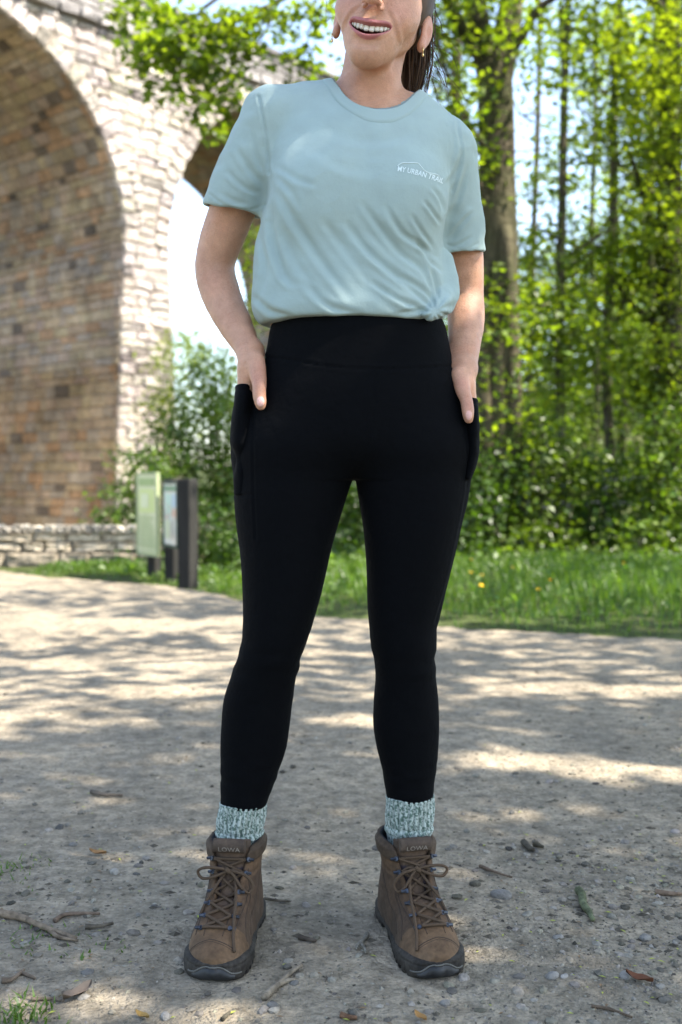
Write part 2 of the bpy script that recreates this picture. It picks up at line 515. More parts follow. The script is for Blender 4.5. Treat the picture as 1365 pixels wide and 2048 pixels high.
def build_body():
    F = Field(seg_axis((-.34, -.03, .0028), (-.03, .16, .0019), (.16, .32, .0028)),
              seg_axis((1.69, 1.80, .0019), (1.80, 2.06, .0032)),
              seg_axis((.10, .80, .012), (.80, 1.02, .0024), (1.02, 1.36, .0045), (1.36, 1.76, .0019)))
    # hidden under the clothes
    F.loft(PELVIS, grow=-.016, capk=.06); F.loft(LEG_A, .02, grow=-.014); F.loft(LEG_B, .02, grow=-.014)
    F.loft(TORSO, .02, grow=-.011, n=2.2)
    # neck
    nb = W(735, 205, 1.88)
    F.cone(nb, H(-.006, -.045, -.030), .0535, .045, .016)
    F.cone(W(742, 194, 1.875), W(610, 246, 1.875), .038, .024, .03)
    F.cone(W(742, 208, 1.875), W(822, 292, 1.875), .038, .022, .03)
    for sx in (-1, 1):
        F.cone(H(.036 * sx - .004, -.045, -.03), W(738 + 18 * sx, 232, 1.815), .009, .008, .02)
        F.cone(W(742 + 20 * sx, 236, 1.80), W(742 + 118 * sx, 252 + 42 * sx, 1.835), .010, .009, .02)
    # head
    F.ell(H(0, .045, -.012), (.072, .092, .092), HM, .02)
    F.ell(H(0, .002, .034), (.0605, .068, .058), HM, .02)
    for sx in (-1, 1):
        F.cone(H(.0435 * sx, -.028, .004), H(.011 * sx, -.085, .068), .0120, .0145, .022)
        F.ell(H(.041 * sx, -.010, .050), (.028, .026, .026), HM, .02)
        F.ell(H(.039 * sx, -.026, .064), (.021, .021, .018), HM, .016)
    F.ell(H(0, -.0905, .069), (.022, .017, .019), HM, .018)
    F.ell(H(0, -.070, .028), (.031, .020, .044), HM, .02)
    F.ell(H(0, -.056, .062), (.042, .034, .0335), HM, .02)
    # nose
    F.cone(H(0, .030, .090), H(0, -.015, .1165), .008, .0115, .012)
    F.ell(H(0, -.019, .116), (.0125, .0105, .0105), HM, .006)
    for sx in (-1, 1):
        F.ell(H(.0145 * sx, -.0225, .1035), (.0085, .0085, .011), HM, .006)
    for sx in (-1, 1):
        F.ell(H(.0078 * sx, -.0325, .1075), (.0052, .0085, .0072), HM, .002, sub=True)
        # smile fold, eye sockets
        F.chain([H(.0185 * sx, -.022, .105), H(.0310 * sx, -.035, .0985), H(.0395 * sx, -.052, .088)], [.0050, .0048, .0030], .009, 9, sub=True)
        F.ell(H(.033 * sx, .024, .098), (.019, .011, .012), HM, .012, sub=True)
        F.ell(H(.032 * sx, .023, .078), (.0132, .0122, .0132), HM, .003)
        F.ell(H(.032 * sx, .0225, .093), (.0125, .0036, .010), HM, .0015, sub=True)
    # lips
    xs = np.linspace(-1, 1, 15)
    up, lo = [], []
    for t in xs:
        x = .0335 * t
        op = .0096 * math.sqrt(max(0, 1 - t * t))
        up.append((H(x, smile(x) + op * 1.0 + .0028 + .0010 * math.cos(t * 9), MW(x) - .0010), .0022 + .0040 * (1 - t * t)))
        lo.append((H(x, smile(x) - op * .60 - .0022, MW(x) - .0022), .0020 + .0042 * (1 - t * t)))
    F.chain([p for p, r in up], [r for p, r in up], .005)
    F.chain([p for p, r in lo], [r for p, r in lo], .005)
    def mouth(x, y, z):
        lx, lv, lw = hloc(x, y, z)
        q = np.sqrt((lx / .0340) ** 2 + ((lv - smile(lx) - .0016) / .0084) ** 2 + ((lw - .098 + 9 * lx * lx) / .030) ** 2)
        return (q - 1) * .0088
    c = H(0, -.058, .09)
    F.add(mouth, c - .045, c + .045, .0022, sub=True)
    # crease under the lower lip
    F.chain([H(-.016, -.0865 + .010, .0945), H(0, -.0885 + .008, .0965), H(.016, -.0865 + .010, .0945)], [.002, .003, .002], .012, 7, sub=True)
    # ears
    for sx in (-1, 1):
        M = HM @ np.array(Matrix.Rotation(R(-20 * sx), 3, 'Y')) 
        F.ell(H(.0755 * sx, .002, -.014), (.0065, .0265, .0165), M, .005)
        F.ell(H(.0725 * sx, -.026, -.006), (.0062, .0105, .009), HM, .008)
        F.ell(H(.0815 * sx, .002, -.007), (.006, .015, .0085), M, .003, sub=True)
        F.ell(H(.0835 * sx, .018, -.012), (.005, .007, .009), M, .004, sub=True)
    # arms
    for A in (ARM_A, ARM_B):
        F.chain([p for p, r in A], [r for p, r in A], .03, 22)
    # ---- hands: palm, four fingers down into the pocket, thumb outside
    def hand(wr, pts_palm, fingers, thumb, web):
        F.chain([wr] + [p for p, r in pts_palm], [.0195] + [r for p, r in pts_palm], .012, 9)
        for f in fingers: F.chain([p for p, r in f], [r for p, r in f], .004, 9)
        F.chain([p for p, r in thumb], [r for p, r in thumb], .006, 14)
        F.chain([p for p, r in web], [r for p, r in web], .012, 6)
    fa = []
    for i, (dx, Y, L, r) in enumerate(((493, 1.820, 62, .0080), (490, 1.837, 70, .0082), (488, 1.853, 64, .0078), (488, 1.869, 48, .0070))):
        fa.append([(W(dx + 4, 752, Y), r + .0012), (W(dx, 785, Y), r), (W(dx - 4, 785 + L * .5, Y), r * .95), (W(dx + 1, 785 + L, Y + .002), r * .8)])
    hand(WR_A, [(W(500, 726, 1.824), .0205), (W(497, 752, 1.822), .0185), (W(494, 775, 1.822), .0150)], fa,
         [(W(511, 722, 1.815), .0165), (W(516, 748, 1.800), .0142), (W(519, 772, 1.787), .0116), (W(519, 790, 1.780), .0108), (W(521, 803, 1.777), .0100), (W(522, 811, 1.777), .0078)],
         [(W(501, 742, 1.836), .017), (W(497, 768, 1.845), .013)])
    fb = []
    for i, (dx, Y, L, r) in enumerate(((936, 1.824, 58, .0078), (938, 1.840, 66, .0080), (940, 1.856, 60, .0076), (939, 1.871, 46, .0068))):
        fb.append([(W(dx - 4, 775, Y), r + .0012), (W(dx, 810, Y), r), (W(dx + 3, 810 + L * .5, Y), r * .95), (W(dx - 1, 810 + L, Y + .002), r * .8)])
    hand(WR_B, [(W(929, 758, 1.832), .0185), (W(932, 780, 1.832), .0165), (W(936, 800, 1.834), .0135)], fb,
         [(W(920, 752, 1.822), .0150), (W(926, 778, 1.806), .0125), (W(933, 800, 1.797), .0105), (W(936, 816, 1.791), .0102), (W(937, 829, 1.789), .0094), (W(938, 838, 1.789), .0074)],
         [(W(932, 775, 1.846), .015), (W(938, 798, 1.856), .012)])
    # thumb nails, a hair proud
    nails = [(W(521.5, 803, 1.7685), (.0063, .0030, .0082)), (W(938.5, 830, 1.7815), (.0054, .0030, .0080))]
    for c, r in nails: F.ell(c, r, None, .0012)
    V, Q = F.mesh()
    N_ = normals(V, Q)
    lx, lv, lw = [np.asarray(a) for a in hloc(V[:, 0], V[:, 1], V[:, 2])]
    fm = (lw > .045) & (lv < .02) & (lv > -.12)
    dsp = np.zeros(len(V))
    for sx in (-1, 1):
        def line(poly, w, dep, outer, fm=fm, sx=sx):
            d, s_, t = polydist(lx * sx * 1000, lv * 1000, spline(np.array(poly) * 1000, 24))
            u = d * s_ / (w * 1000); e = np.clip(np.minimum(t, 1 - t) / .22, 0, 1)
            return fm * e * (-dep * np.exp(-u * u) + outer * np.exp(-((u - 1.9) / 1.2) ** 2) + outer * .25 * np.exp(-((u + 1.9) / 1.2) ** 2))
        dsp += line([(.0165, -.017), (.0255, -.026), (.0355, -.039), (.0420, -.054), (.0420, -.066)], .0032, .0011, .0016)
        dsp += line([(.0355, -.040), (.0378, -.047), (.0368, -.057)], .0022, .0009, .0005)
    dsp += fm * -.0016 * np.exp(-((lv + .0825 - 4 * lx * lx) / .0035) ** 2 - (lx / .018) ** 2)
    dsp += fm * -.0009 * np.exp(-(lx / .0025) ** 2 - ((lv + .040) / .006) ** 2)
    dsp += .0004 * vnoise(V, 70, 3)
    nk = np.clip((V[:, 2] - 1.36) / .02, 0, 1) * np.clip((1.47 - V[:, 2]) / .02, 0, 1)
    dsp += nk * -.0010 * np.exp(-((lv + .118 + .03 * np.cos(lx * 30)) / .0022) ** 2)
    V = V + N_ * dsp[:, None]
    # colours of the skin
    C = np.tile(np.array((.47, .262, .168)), (len(V), 1))
    n1 = vnoise(V, 22, 1)[:, None]
    C *= 1 + .07 * n1 + .05 * vnoise(V, 75, 2)[:, None] + .035 * vnoise(V, 240, 4)[:, None]
    C *= 1 + np.array((.0, -.06, -.09)) * np.clip(vnoise(V, 38, 6), 0, 1)[:, None]
    fk = np.clip(vnoise(V, 330, 9) - .74, 0, 1)[:, None] * 4
    C *= 1 - np.array((.20, .32, .38)) * np.clip(fk, 0, 1)
    lx, lv, lw = [np.asarray(a) for a in hloc(V[:, 0], V[:, 1], V[:, 2])]
    def mixc(w, col):
        C[:] = C * (1 - w[:, None]) + np.asarray(col) * w[:, None]
    # rosy cheeks, nose tip, ears, knuckles
    for sx in (-1, 1):
        mixc(.35 * np.exp(-(((lx - .043 * sx) / .02) ** 2 + ((lv + .022) / .02) ** 2 + ((lw - .07) / .04) ** 2)), (.54, .235, .18))
        mixc(.45 * np.exp(-(((lx - .078 * sx) / .012) ** 2 + ((lv - .0) / .04) ** 2 + ((lw + .012) / .03) ** 2)), (.56, .235, .17))
    mixc(.4 * np.exp(-((lx / .02) ** 2 + ((lv + .022) / .014) ** 2 + ((lw - .11) / .02) ** 2)), (.56, .24, .18))
    # lips
    inm = (np.abs(lx) < .0350) & (lw > .066) & (lv < -.03) & (lv > -.095)
    t = np.clip(np.abs(lx) / .0340, 0, 1); op = .0096 * np.sqrt(1 - t * t)
    half = np.where(lv > smile(lx), op + .0028 + .0042 * (1 - t * t) + .0012, op * .6 + .0022 + .0050 * (1 - t * t) + .001)
    dd = np.abs(lv - smile(lx)) - half
    wl = np.clip(.5 - dd / .0016, 0, 1) * inm
    mixc(wl, (.36, .13, .125))
    inside = (np.abs(lv - smile(lx)) < op * 1.02) & inm & (lw < MW(lx) - .007)
    mixc(inside * 1.0, (.10, .02, .02))
    for sx in (-1, 1):  # nostrils: shade of the hollows painted into the skin colour
        mixc(.9 * np.exp(-((((lx - .0078 * sx) / .0045) ** 2 + ((lv + .0300) / .006) ** 2 + ((lw - .107) / .006) ** 2)) ** 2), (.10, .035, .03))
    for c, r in nails:
        d = np.sqrt(((V - c) / (np.array(r) * np.array((1.0, 1.2, 1.0)))) ** 2).sum(1) if False else np.sqrt((((V - c) / (np.array(r) * (1.02, 1.6, 1.02))) ** 2).sum(1))
        mixc(np.clip((1.05 - d) / .12, 0, 1), (.74, .46, .40))
    for p in (W(524, 740, 1.80), W(515, 765, 1.785), W(925, 770, 1.80), W(936, 812, 1.785)):
        mixc(.35 * np.exp(-((V - p) ** 2).sum(1) / .016 ** 2), (.50, .20, .15))
    return V, Q, C


PERSON = empty("person", (-.03, 1.86, 0), "woman in pale green t-shirt and black leggings standing with hands in pockets", "person")
M_skin = mat("skin", attr="tint", rough=.48, spec=.35, sss=.16, noise=[(500, 2, .90, 1.06), (70, 4, (.93, .90, .88), (1.05, 1.05, 1.05)), (14, 3, (.92, .88, .86), (1.05, 1.04, 1.03))], bump=[(900, 2, .0005), (260, 3, .0007), (40, 2, .0012)])
_V, _Q, _C = build_body()
body = link("body", mesh_np("body", _V, _Q, M_skin, True, {"tint": _C}), PERSON)

# ---- teeth
M_teeth = mat("tooth_enamel", (.72, .66, .55), rough=.25, spec=.5, sss=.1)
tb = MB()
xpos = [(.0044, .0084, .0104), (.0122, .0068, .0094), (.0186, .0066, .0096), (.0242, .0052, .0084), (.0286, .0044, .0070)]
for sx in (-1, 1):
    for x, wd, hh in xpos:
        top = smile(x) + .0088 * math.sqrt(1 - (x / .0340) ** 2) + .0035
        c = H(x * sx, top - hh / 2, MW(x) - .0080)
        a = math.atan(24 * x) * sx
        Mr = HM @ np.array(Matrix.Rotation(a, 3, 'Y'))
        tb.box(c, (wd, hh, .005), Mr, bev=.0016)
    for x, wd in ((.003, .0052), (.0085, .0052), (.0140, .0056), (.0192, .0058)):
        c = H(x * sx, smile(x) - .0105 * math.sqrt(1 - (x / .0340) ** 2) - .001, MW(x) - .0125)
        tb.box(c, (wd * .96, .008, .0045), HM @ np.array(Matrix.Rotation(math.atan(24 * x) * sx, 3, 'Y')), bev=.0014)
link("teeth", tb.mesh("teeth", M_teeth), PERSON)
tg = MB(); tg_f = None

# ---- earrings
M_gold = mat("gold", (.75, .55, .25), rough=.2, metal=1.0)
for sx in (-1, 1):
    mb = MB()
    c = H(.0775 * sx, -.0335, -.001)
    th = np.linspace(0, 2 * np.pi, 17)
    mb.tube([c + np.array((0, .0042 * math.sin(a), .0042 * math.cos(a) - .002)) for a in th], .0009, 6)
    mb.tube([c + np.array((0, -.001, -.006)), c + np.array((0, -.0012, -.0095)), c + np.array((0, -.001, -.0125))], [.0010, .0019, .0012], 8)
    link("earring", mb.mesh("earring", M_gold, True), PERSON)

# ---- hair: cap, ponytail and loose wisps
M_hair = mat("brown_hair", attr="tint", rough=.5, spec=.12)
hb = MB(); rg = np.random.default_rng(3)
Fh = Field(np.arange(-.06, .18, .004), np.arange(1.66, 2.04, .004), np.arange(1.42, 1.78, .004))
Fh.ell(H(0, .048, -.016), (.0775, .096, .096), HM)
Fh.ell(H(0, .000, .075), (.073, .078, .07), HM, .006, sub=True)
Fh.ell(H(0, -.065, .0), (.12, .068, .14), HM, .006, sub=True)
for sx in (-1, 1): Fh.ell(H(.085 * sx, -.004, -.012), (.02, .036, .026), HM, .004, sub=True)
Fh.ell(H(.004, .046, -.112), (.026, .026, .022), HM, .02)
hv, hq = Fh.mesh()
hb.add(hv, hq, None, np.tile(np.array((.060, .034, .019)), (len(hv), 1)) * (1 + .35 * vnoise(hv * np.array((1, 1, .15)), 160, 4))[:, None])
tail = [H(.006, .050, -.115), H(.022, .035, -.145), W(822, 20, 1.965), W(822, 75, 1.955), W(821, 125, 1.95), W(818, 170, 1.95), W(815, 205, 1.955)]
tl = spline(tail, 14)
hb.tube(tl, np.interp(np.linspace(0, 1, 14), [0, .12, .3, .6, .85, 1], [.014, .021, .026, .026, .019, .008]), 10, (.03, .016, .010))
for i in range(480):
    o = rg.normal(size=3) * (.0118, .0110, .004); o2 = rg.normal(size=3) * (.010, .010, .02)
    n = rg.integers(9, 15); k = np.linspace(0, 1, 14)[:, None]
    spread = np.interp(np.linspace(0, 1, 14), [0, .1, .35, .7, 1], [.55, .9, 1.5, 1.55, 1.0])[:, None]
    p = tl + o * spread + o2 * k * .35 + .003 * np.sin(k * rg.uniform(2, 7) + rg.uniform(0, 6)) * rg.normal(size=3)
    c = np.array((.070, .040, .022)) * rg.uniform(.35, 1.7)
    hb.tube(p[:n], np.interp(np.linspace(0, 1, n), [0, .8, 1], [.0010, .0010, .0003]), 3, c, cap=False)
def wisp(px, Y, r=.00055, n=14, jit=.004):
    p = spline([W(x, y, Y + d) for x, y, d in px], n) + vnoise(np.arange(n)[:, None] * np.ones(3) * .35 + rg.uniform(0, 50), 1, 5)[:, None] * jit * .3
    hb.tube(p, np.interp(np.linspace(0, 1, n), [0, .7, 1], [r, r, r * .4]), 3, np.array((.06, .032, .018)) * rg.uniform(.7, 1.8), cap=False)
for i in range(26):
    a = rg.uniform(0, 1); x0, y0 = 848 - 12 * a, 10 + 130 * a
    x1 = x0 + rg.uniform(18, 95); y1 = y0 + rg.uniform(30, 150)
    wisp([(x0, y0, 0), (x0 + (x1 - x0) * .45, y0 + (y1 - y0) * rg.uniform(.15, .45), .01), (x0 + (x1 - x0) * .85, y0 + (y1 - y0) * .7, 0), (x1, y1, -.01)], 1.94 + rg.uniform(-.03, .03), rg.uniform(.0003, .0006))
wisp([(842, 66, 0), (873, 110, 0), (890, 150, 0), (898, 200, 0)], 1.93, .0009)
wisp([(840, 80, 0), (880, 95, 0), (910, 120, 0), (925, 190, 0)], 1.93, .0006)
wisp([(826, 170, 0), (850, 195, 0), (880, 210, 0), (905, 232, 0)], 1.93, .0006)
wisp([(862, 0, 0), (880, 40, 0), (888, 75, 0)], 1.93, .0007)
wisp([(638, 30, 0), (645, 40, 0), (656, 40, 0), (662, 33, 0)], 1.86, .0005)
wisp([(652, 0, 0), (653, 15, 0), (651, 32, 0)], 1.86, .0004)
for i in range(150):                                               # strands combed back over the skull
    x = rg.uniform(-.07, .07); v = rg.uniform(.035, .125); th0 = rg.uniform(.2, .9)
    P = []
    for t in np.linspace(0, 1, 7):
        q = np.array((x * (1 - t * t), v * (1 - t) + .048 * t, 0))
        q = q - np.array((0, .048, -.016))
        e = max(0, 1 - (q[0] / .079) ** 2 - (q[1] / .098) ** 2)
        s_ = math.sqrt(e) * .0985
        ww = s_ * math.cos(math.pi * min(1, th0 + (1 - th0) * t) ) if t < 1 else -.0985
        P.append(H(q[0], q[1] + .048, -.016 + ww))
    hb.tube(P, .0011, 3, np.array((.05, .027, .015)) * rg.uniform(.5, 1.7), cap=False)
for sx in (-1, 1):                                                 # eyebrows and lashes
    for k in range(46):
        t = rg.uniform(0, 1); x = (.014 + .036 * t) * sx; v = .040 + .006 * math.sin(t * 2.6) + rg.uniform(-.0022, .0022)
        p = H(x, v, .0985 - 14 * (abs(x) - .012) ** 2)
        hb.tube([p, p + HM @ np.array((.004 * sx, .0022 * (1 - t), .0008)), p + HM @ np.array((.008 * sx, .0015 * (1 - 2 * t), -.0008))], [.0005, .0005, .0002], 3, (.035, .02, .012), cap=False)
    for k in range(26):
        t = k / 25 * 2 - 1; p = H((.032 + .0115 * t) * sx, .0255 - .0022 * t * t, .0908 - .004 * t * t)
        hb.tube([p, p + HM @ np.array((.0015 * t * sx, .001, .004)), p + HM @ np.array((.003 * t * sx, .0045, .006))], [.0004, .0003, .0001], 3, (.012, .009, .008), cap=False)
M_eye = mat("eye", attr="tint", rough=.12, spec=.6)
for sx in (-1, 1):
    bm = bmesh.new(); bmesh.ops.create_uvsphere(bm, u_segments=32, v_segments=24, radius=.0116)
    ev = np.array([v.co[:] for v in bm.verts]); ef4 = [[v.index for v in f.verts] for f in bm.faces if len(f.verts) == 4]; ef3 = [[v.index for v in f.verts] for f in bm.faces if len(f.verts) == 3]; bm.free()
    ev = ev[:, [0, 1, 2]]; rr_ = np.hypot(ev[:, 0], ev[:, 1]); fr = ev[:, 2] > 0
    ec = np.tile(np.array((.62, .58, .54)), (len(ev), 1)); ec[fr & (rr_ < .0058)] = (.07, .045, .025); ec[fr & (rr_ < .0026)] = (.005, .005, .005)
    wv_ = np.array([H(.032 * sx, .023, .0785) + HM @ e for e in ev])
    link("eye", mesh_np("eye", wv_, [np.array(ef4), np.array(ef3)], M_eye, True, {"tint": ec}), PERSON)
link("hair", hb.mesh("hair", M_hair, True, "tint"), PERSON)

# ------------------------------------------------------------------ leggings
M_leg = mat("black_stretch_fabric", (.0020, .0023, .0029), rough=.85, spec=.05, sheen=.006, bump=[(1400, 1, .0002), (60, 2, .0015)])
Fl = Field(np.arange(-.25, .27, .0034), np.arange(1.70, 2.03, .0036), np.arange(.19, 1.06, .0036))
Fl.loft(PELVIS, n=2.15, capk=.07); _F2 = Field(*Fl.ax); _F2.v = Fl.v.copy()
Fl.loft(LEG_A, .03, capk=.004); _F2.loft(LEG_B, .03, capk=.004); Fl.v = smin(Fl.v, _F2.v, .004)
lv_, lq_ = Fl.mesh()


def groove(V, N, poly, width, depth, Yp, front=True):
    """a narrow seam pressed into the cloth along a line on its front"""
    px, py, _ = proj(V)
    d, s, t = polydist(px, py, spline(poly, 30) if len(poly) > 2 else poly)
    h = -depth * np.exp(-(d / width) ** 2) + depth * .5 * np.exp(-((d - width * 1.9) / width) ** 2)
    if front: h = h * (N[:, 1] < .15)
    return h


ln = normals(lv_, lq_)
disp = groove(lv_, ln, [(526, 714), (580, 719), (650, 731), (720, 737), (800, 737), (860, 735), (908, 731)], 2.6, .0017, 1.77)
disp += groove(lv_, ln, [(752, 740), (750, 800), (738, 880), (722, 935)], 2.4, .0010, 1.77)
disp += groove(lv_, ln, [(505, 770), (507, 900), (508, 990), (512, 1080)], 2.4, .0014, 1.77)
disp += groove(lv_, ln, [(470, 990), (507, 990)], 2.4, .0014, 1.77)
disp += groove(lv_, ln, [(926, 830), (936, 960), (905, 1130), (872, 1245)], 2.4, .0012, 1.77)
zz = lv_[:, 2]
disp += .0020 * vnoise(lv_ * np.array((1, 1, 2.2)), 26, 9) * np.exp(-((zz - .46) / .06) ** 2) + .0016 * vnoise(lv_ * np.array((1, 1, 3)), 30, 11) * np.exp(-((zz - .25) / .04) ** 2)
disp += .0012 * vnoise(lv_, 18, 12) * np.exp(-((zz - .80) / .07) ** 2)
lv_ = lv_ + ln * disp[:, None]
leggings = link("leggings", mesh_np("leggings", lv_, lq_, M_leg), PERSON)
for rows in (rowsP([(771, 471, 513, .050, .040, 1.85), (800, 469, 514, .058, .048, 1.85), (860, 462, 514, .060, .052, 1.85), (895, 463, 514, .058, .050, 1.85), (908, 468, 514, .052, .04, 1.85), (950, 468, 512, .05, .04, 1.85), (990, 469, 508, .044, .036, 1.85)]),
             rowsP([(799, 924, 954, .046, .036, 1.85), (830, 924, 957, .056, .050, 1.85), (880, 923, 958, .058, .052, 1.85), (915, 922, 956, .05, .044, 1.85), (935, 920, 951, .048, .04, 1.85), (960, 918, 941, .044, .036, 1.85)])):
    A = np.array(rows); m = A[:, 3].max() + .01
    Fp = Field(np.arange(A[:, 1].min() - m, A[:, 1].max() + m, .003), np.arange(1.77, 1.92, .0036), np.arange(A[:, 0].min() - .01, A[:, 0].max() + .01, .003))
    Fp.loft(rows, n=2.0, capk=.003)
    pv, pq = Fp.mesh(); pn = normals(pv, pq)
    topz = A[:, 0].max()
    pv = pv + pn * (-.0011 * np.exp(-((pv[:, 2] - topz + .010) / .0026) ** 2) + .0010 * vnoise(pv, 45, 3))[:, None]
    link("pocket", mesh_np("pocket", pv, pq, M_leg), leggings)

# ------------------------------------------------------------------ t-shirt
M_shirt = mat("pale_green_cotton", (.292, .366, .345), rough=.92, spec=.06, sheen=.08, noise=[(30, 3, .96, 1.03)], bump=[(1700, 1, .00022), (420, 2, .00025), (55, 3, .0012)])
Fs = Field(np.arange(-.31, .30, .0027), np.arange(1.70, 2.03, .003), np.arange(.98, 1.46, .0027))
Fs.loft(TORSO, n=2.25, capk=.007)
for sx, px, py in ((-1, 640, 395), (1, 806, 402)):                 # bust
    Fs.ell(W(px, py, 1.795), (.062, .047, .062), None, .05)
Fs.cone(W(740, 212, 1.872), SH_A + np.array((.006, 0, .004)), .050, .048, .03)
Fs.cone(W(752, 236, 1.872), SH_B + np.array((-.004, 0, .002)), .050, .047, .03)
SL_A = [(SH_A, .0515), (W(508, 310, 1.872), .0520), (W(475, 400, 1.888), .0540), (W(460, 450, 1.90), .0545)]
SL_B = [(SH_B, .0480), (W(907, 390, 1.885), .0470), (W(917, 470, 1.905), .0455), (W(920, 530, 1.91), .0455)]
for SL, hem, d in ((SL_A, W(466, 421, 1.893), (-.20, .14, -1.0)), (SL_B, W(921, 504, 1.905), (.03, .16, -1.0))):
    d = np.array(d) / np.linalg.norm(d)
    Fv = Field(*Fs.ax)
    Fv.chain([p for p, r in SL], [r for p, r in SL], .0, 10)
    Fv.add(lambda x, y, z: -((x - hem[0]) * d[0] + (y - hem[1]) * d[1] + (z - hem[2]) * d[2]), hem - .13, hem + (.13, .13, .09), .003, sub=True)
    Fv.chain([hem - d * .050, hem - d * .02, hem + d * .05], [SL[-1][1] - .016, SL[-1][1] - .0110, SL[-1][1] - .0100], .002, sub=True)
    Fs.v = smin(Fs.v, Fv.v, .020)
# gathered, tied side at the hem
Fs.chain([W(893, 520, 1.85), W(896, 565, 1.845), W(893, 600, 1.835), W(884, 618, 1.815)], [.014, .020, .020, .012], .014, 8)
Fs.chain([W(862, 628, 1.775), W(874, 620, 1.785), W(884, 606, 1.80), W(890, 590, 1.815)], [.011, .013, .014, .012], .010, 8)
# neck opening
NKC = W(750, 190, 1.868)
NA, NBF, NBB, NTILT = .0725, .078, .062, .0
def neckhole(x, y, z, grow=0.0):
    dx, dy = x - NKC[0] - .10 * (z - NKC[2]), y - NKC[1]
    b = np.where(dy < 0, NBF, NBB)
    r = np.sqrt((dx / NA) ** 2 + (dy / b) ** 2)
    return np.maximum((r - 1) * .07, 1.345 - z)
Fs.add(neckhole, NKC - np.array((.1, .12, .06)), NKC + np.array((.1, .12, .12)), .002, sub=True)
sv, sq = Fs.mesh()
# drop islands other than the largest: keep it simple, cloth is one body
sn = normals(sv, sq)
px, py, _ = proj(sv)
front = np.clip((.25 - sn[:, 1]) / .5, 0, 1)
FOLDS = [  # polyline, width px, depth m, taper
    ([(556, 380), (590, 440), (628, 500), (664, 550), (690, 582), (708, 596)], 13, .0060),
    ([(540, 410), (549, 490), (566, 545), (588, 576)], 11, .0055),
    ([(690, 440), (734, 500), (776, 537), (820, 572), (864, 614)], 11, .0065),
    ([(720, 400), (760, 455), (800, 505), (845, 540), (872, 590)], 10, .0050),
    ([(770, 408), (802, 462), (842, 492), (880, 520)], 9, .0050),
    ([(822, 428), (848, 470), (872, 505)], 7, .0040),
    ([(846, 398), (866, 424), (884, 450)], 6, .0042),
    ([(862, 372), (880, 395), (890, 425)], 6, .0038),
    ([(505, 588), (540, 622), (592, 634)], 9, .0045),
    ([(600, 560), (660, 612), (730, 632)], 11, .0040),
    ([(740, 560), (800, 600), (862, 622)], 8, .0050),
    ([(790, 628), (830, 622), (866, 618)], 6, .0040),
    ([(800, 548), (846, 580), (872, 612)], 7, .0050),
    ([(858, 530), (872, 570), (878, 606)], 6, .0050),
    ([(520, 470), (530, 540), (520, 600)], 9, .0035),
    ([(548, 330), (600, 360), (640, 372)], 10, .0022),
    ([(556, 352), (586, 390), (600, 420)], 10, .0030),
    ([(470, 290), (500, 340), (528, 372)], 9, .0035),
    ([(452, 340), (486, 372), (520, 388)], 8, .0030),
    ([(500, 250), (512, 310), (530, 350)], 8, .0028),
    ([(436, 382), (470, 402), (506, 410)], 8, .0020),
    ([(935, 330), (915, 400), (896, 440)], 8, .0035),
    ([(948, 420), (920, 450), (900, 478)], 7, .0030),
    ([(945, 470), (920, 488), (898, 492)], 6, .0022),
    ([(925, 300), (912, 340), (890, 372)], 8, .0030),
    ([(640, 250), (700, 275), (770, 280), (840, 262)], 16, .0018),
    ([(600, 285), (680, 330), (760, 345)], 16, .0016),
    ([(830, 470), (858, 520), (890, 548)], 7, .0035),
    ([(640, 430), (690, 500), (740, 560)], 12, .0030),
    ([(560, 440), (590, 520), (640, 590)], 12, .0030),
]
disp = np.zeros(len(sv))
for poly, w_, dep in FOLDS:
    d, s, t = polydist(px, py, spline(poly, 24))
    u = d * s / (w_ * .80)
    prof = -np.exp(-u ** 2) * .75 + .95 * np.exp(-((u - 1.25) / .9) ** 2) * .7 + .45 * np.exp(-((u + 1.5) / 1.1) ** 2) * .7
    end = np.clip(np.minimum(t, 1 - t) / .28, 0, 1) ** .7
    disp += dep * 1.0 * prof * end * front
# finer creases running down to the tied side, and everywhere a little
wv = np.stack([(px * .55 - py * .84), np.zeros_like(px), (px * .84 + py * .55) * .28], -1) / 100
low = np.clip((py - 400) / 160, 0, 1)
disp += (.0016 * vnoise(wv, 4.2, 21) + .0008 * vnoise(wv, 9.0, 22)) * low * front * .8
kr = np.hypot(px - 872, py - 622); ka_ = np.arctan2(py - 622, px - 872)
disp += .0022 * np.cos(9 * ka_ + 1.5 * vnoise(sv, 14, 30)) * np.exp(-(kr / 62) ** 2) * np.clip(kr / 22, 0, 1) * front * (py < 640)
disp += -.0025 * np.exp(-(kr / 12) ** 2) * front
disp += (.0012 * vnoise(sv, 30, 23) + .0018 * vnoise(sv, 13, 24))
slv = (px < 545) & (py < 440) | (px > 895) & (py < 520)
disp += slv * .0018 * vnoise(sv * np.array((1, 1, 1.6)), 38, 25)
for poly, w_, dep in (([(517, 192), (528, 250), (536, 310), (538, 345)], 3.2, .0022), ([(915, 245), (922, 310), (905, 380)], 3.0, .0016),
                      ([(420, 388), (455, 412), (500, 419), (530, 408)], 2.4, .0010), ([(956, 486), (930, 500), (893, 488)], 2.4, .0010)):
    disp += groove(sv, sn, poly, w_, dep, 1.8)
sv = sv + sn * disp[:, None]
shirt = link("t_shirt", mesh_np("t_shirt", sv, sq, M_shirt), PERSON)
SB = bvh(sv, sq)
